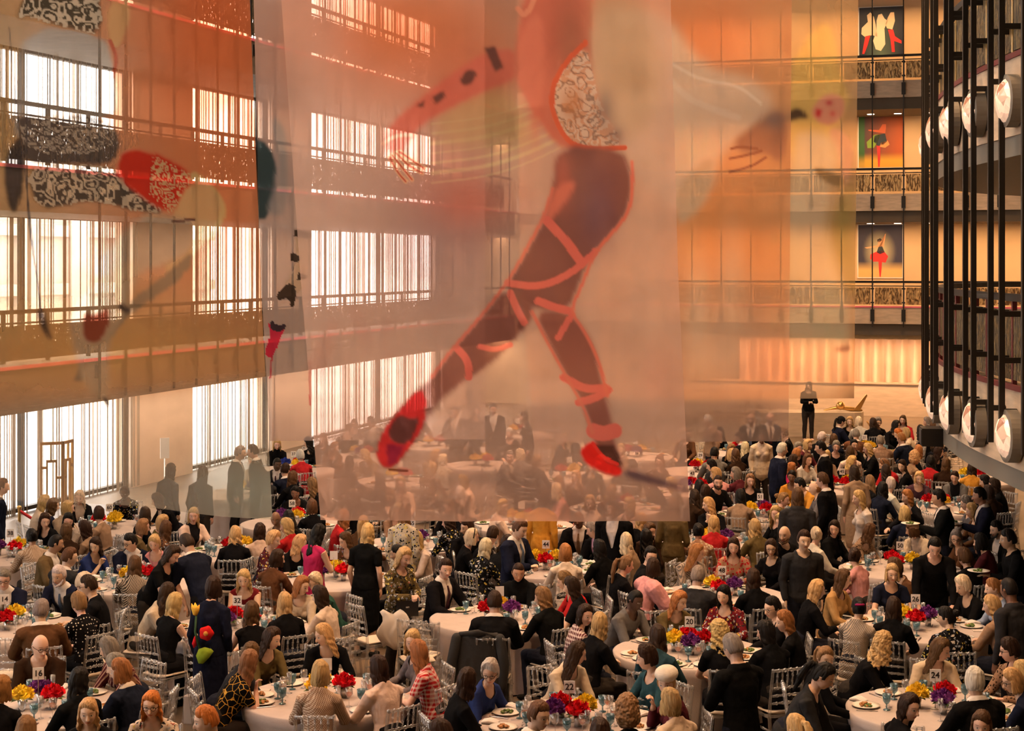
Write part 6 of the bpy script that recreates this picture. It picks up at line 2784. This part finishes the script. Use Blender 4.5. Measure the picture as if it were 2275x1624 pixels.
# black coat hung over a chair back
q = PX(1064, 1410, .95)
cx_, cy_ = q.x, q.y
vs, fs = [], []
nu, nv = 26, 16
for j in range(nv + 1):
    v = j / nv
    for i in range(nu + 1):
        a = math.pi * (.02 + .96 * i / nu) + math.pi
        w = .24 + .10 * v + .018 * math.sin(i * 1.9 + 2 * v) * v
        dpt = .10 + .10 * v + .02 * math.sin(i * 2.3) * v
        vs.append((w * math.cos(a), dpt * math.sin(a), .98 - .02 * abs(math.cos(a)) - .74 * v))
for j in range(nv):
    for i in range(nu):
        kq = j * (nu + 1) + i
        fs.append((kq, kq + 1, kq + nu + 2, kq + nu + 1))
n0 = len(vs)
top = [i for i in range(nu + 1)]
fs.append(tuple(reversed(top)))
coat = tag(empty('draped_coat', (cx_, cy_, 0), -.1), 'black coat hung over a chair back behind the white-haired woman in blue', 'coat')
MB().add(vs, fs).build('body', M['black_cloth'], coat, True)
MB().tube([(-.2, -.05, .96), (0, -.10, .99), (.2, -.05, .96)], [.03, .04, .03], 10).build('collar', M['black_cloth'], coat, True)
for s in (-1, 1): MB().tube([(s * .24, -.06, .92), (s * .29, -.10, .66), (s * .28, -.12, .42)], [.06, .06, .05], 10).build('sleeve', M['black_cloth'], coat, True)
chair(cx_, cy_ + .24, -.1, 'clear chair under the black coat', True, 'empty clear ballroom chairs')

# gift bags, screen, stanchion, sign stand by the windows


def bag(px, py, mat, label, sz=(.13, .06, .30)):
    q = PX(px, py, .3)
    b = tag(empty('gift_bag', (q.x, q.y, 0), rnd.uniform(-.5, .5)), label, 'bag')
    sk = MB().box(-sz[0], sz[0], -sz[1], sz[1], 0, sz[2]).build('sack', mat, b)
    for s in (-1, 1): MB().tube([(-.05, s * sz[1], sz[2] - .01), (-.04, s * sz[1], sz[2] + .10), (.04, s * sz[1], sz[2] + .10), (.05, s * sz[1], sz[2] - .01)], [.005] * 4, 6).build('handle', M['ink'], sk)


bag(437, 1545, M['kraft'], 'white paper bag under the empty clear chair, left of table twenty-two')
bag(1702, 1085, M['blue_bag'], 'pale blue paper bag behind table fifty-one')
u, d = at_v(140, VW + 1.6)
q = hall(u, VW + 1.6, 0)
scr = tag(empty('fretwork_screen', q, ROT + 1.2), 'gilt folding screen with square fretwork before the left windows', 'screen')
for s, a in ((-1, -.5), (1, .5)):
    m = MB()
    ht = 1.62
    for x0, x1, z0, z1 in ((0, .06, 0, ht), (.64, .70, 0, ht), (0, .70, 0, .06), (0, .70, ht - .06, ht), (.18, .23, .35, ht - .35), (.46, .51, .35, ht - .35), (.18, .51, .35, .40), (.18, .51, ht - .40, ht - .35), (0, .2, .9, .95), (.5, .7, 1.1, 1.15), (.3, .35, 0, .36), (.34, .39, ht - .37, ht)):
        m.box(x0, x1, -.02, .02, z0, z1)
    o = m.build('leaf_panel', M['gold'], scr)
    o.rotation_euler = (0, 0, a if s > 0 else math.pi + a + .0)
    o.scale = (.62, 1, 1)
q = PX(43, 1125, 1.0)
st = tag(empty('stanchion', (q.x, q.y, 0)), 'brass stanchion with a red rope near the left edge', 'stanchion')
MB().lathe([(.15, 0), (.15, .02), (.025, .04), (.025, .95), (.04, .97), (.04, 1.0), (.0, 1.02)], 18).build('post', M['brass'], st, True)
MB().tube([(0, 0, .93), (.25, .15, .72), (.55, .3, .60), (.85, .5, .68)], [.025] * 4, 8).build('rope', M['rope'], st, True)
u, d = at_v(366, VW + 1.2)
q = hall(u, VW + 1.2, 0)
sg = tag(empty('sign_stand', q, ROT + .8), 'white sign stand before the wide pier on the left', 'sign')
MB().lathe([(.16, 0), (.16, .02), (.02, .03), (.02, .75)], 14).build('post', M['chrome'], sg, True)
MB().box(-.10, .10, -.015, .015, .75, 1.2).build('board', M['white'], sg)
# shawl on a chair and handbag held by the woman in the flowered top
q = PX(874, 1368, .9)
sh = []
vs, fs = [], []
for j in range(9):
    for i in range(9):
        x, v = -.16 + .32 * i / 8, j / 8
        vs.append((x + .04 * math.sin(j), -.02 - .05 * math.sin(3.1 * v) + .012 * math.sin(i * 2.2), .05 - .42 * v + .03 * math.sin(i * 1.3)))
for j in range(8):
    for i in range(8):
        kq = j * 9 + i
        fs.append((kq, kq + 1, kq + 10, kq + 9))
o = MB().add(vs, fs).build('shawl', M['kraft'], None, True)
o.location = (q.x, q.y, .9)
o.modifiers.new('s', 'SOLIDIFY').thickness = .012
tag(o, 'beige shawl hung over the empty chair right of the black dress', 'shawl')
q = PX(905, 1345, 1.0)
hb = tag(empty('handbag', (q.x, q.y, .88), .1), 'black leather handbag below the flowered top', 'handbag')
MB().box(-.13, .13, -.05, .05, 0, .19).build('case', M['leather'], hb)
MB().tube([(-.09, 0, .18), (-.06, 0, .30), (.06, 0, .30), (.09, 0, .18)], [.007] * 4, 6).build('strap', M['leather'], hb)
MB().box(-.02, .02, -.056, -.05, .10, .12).build('clasp', M['chrome'], hb)
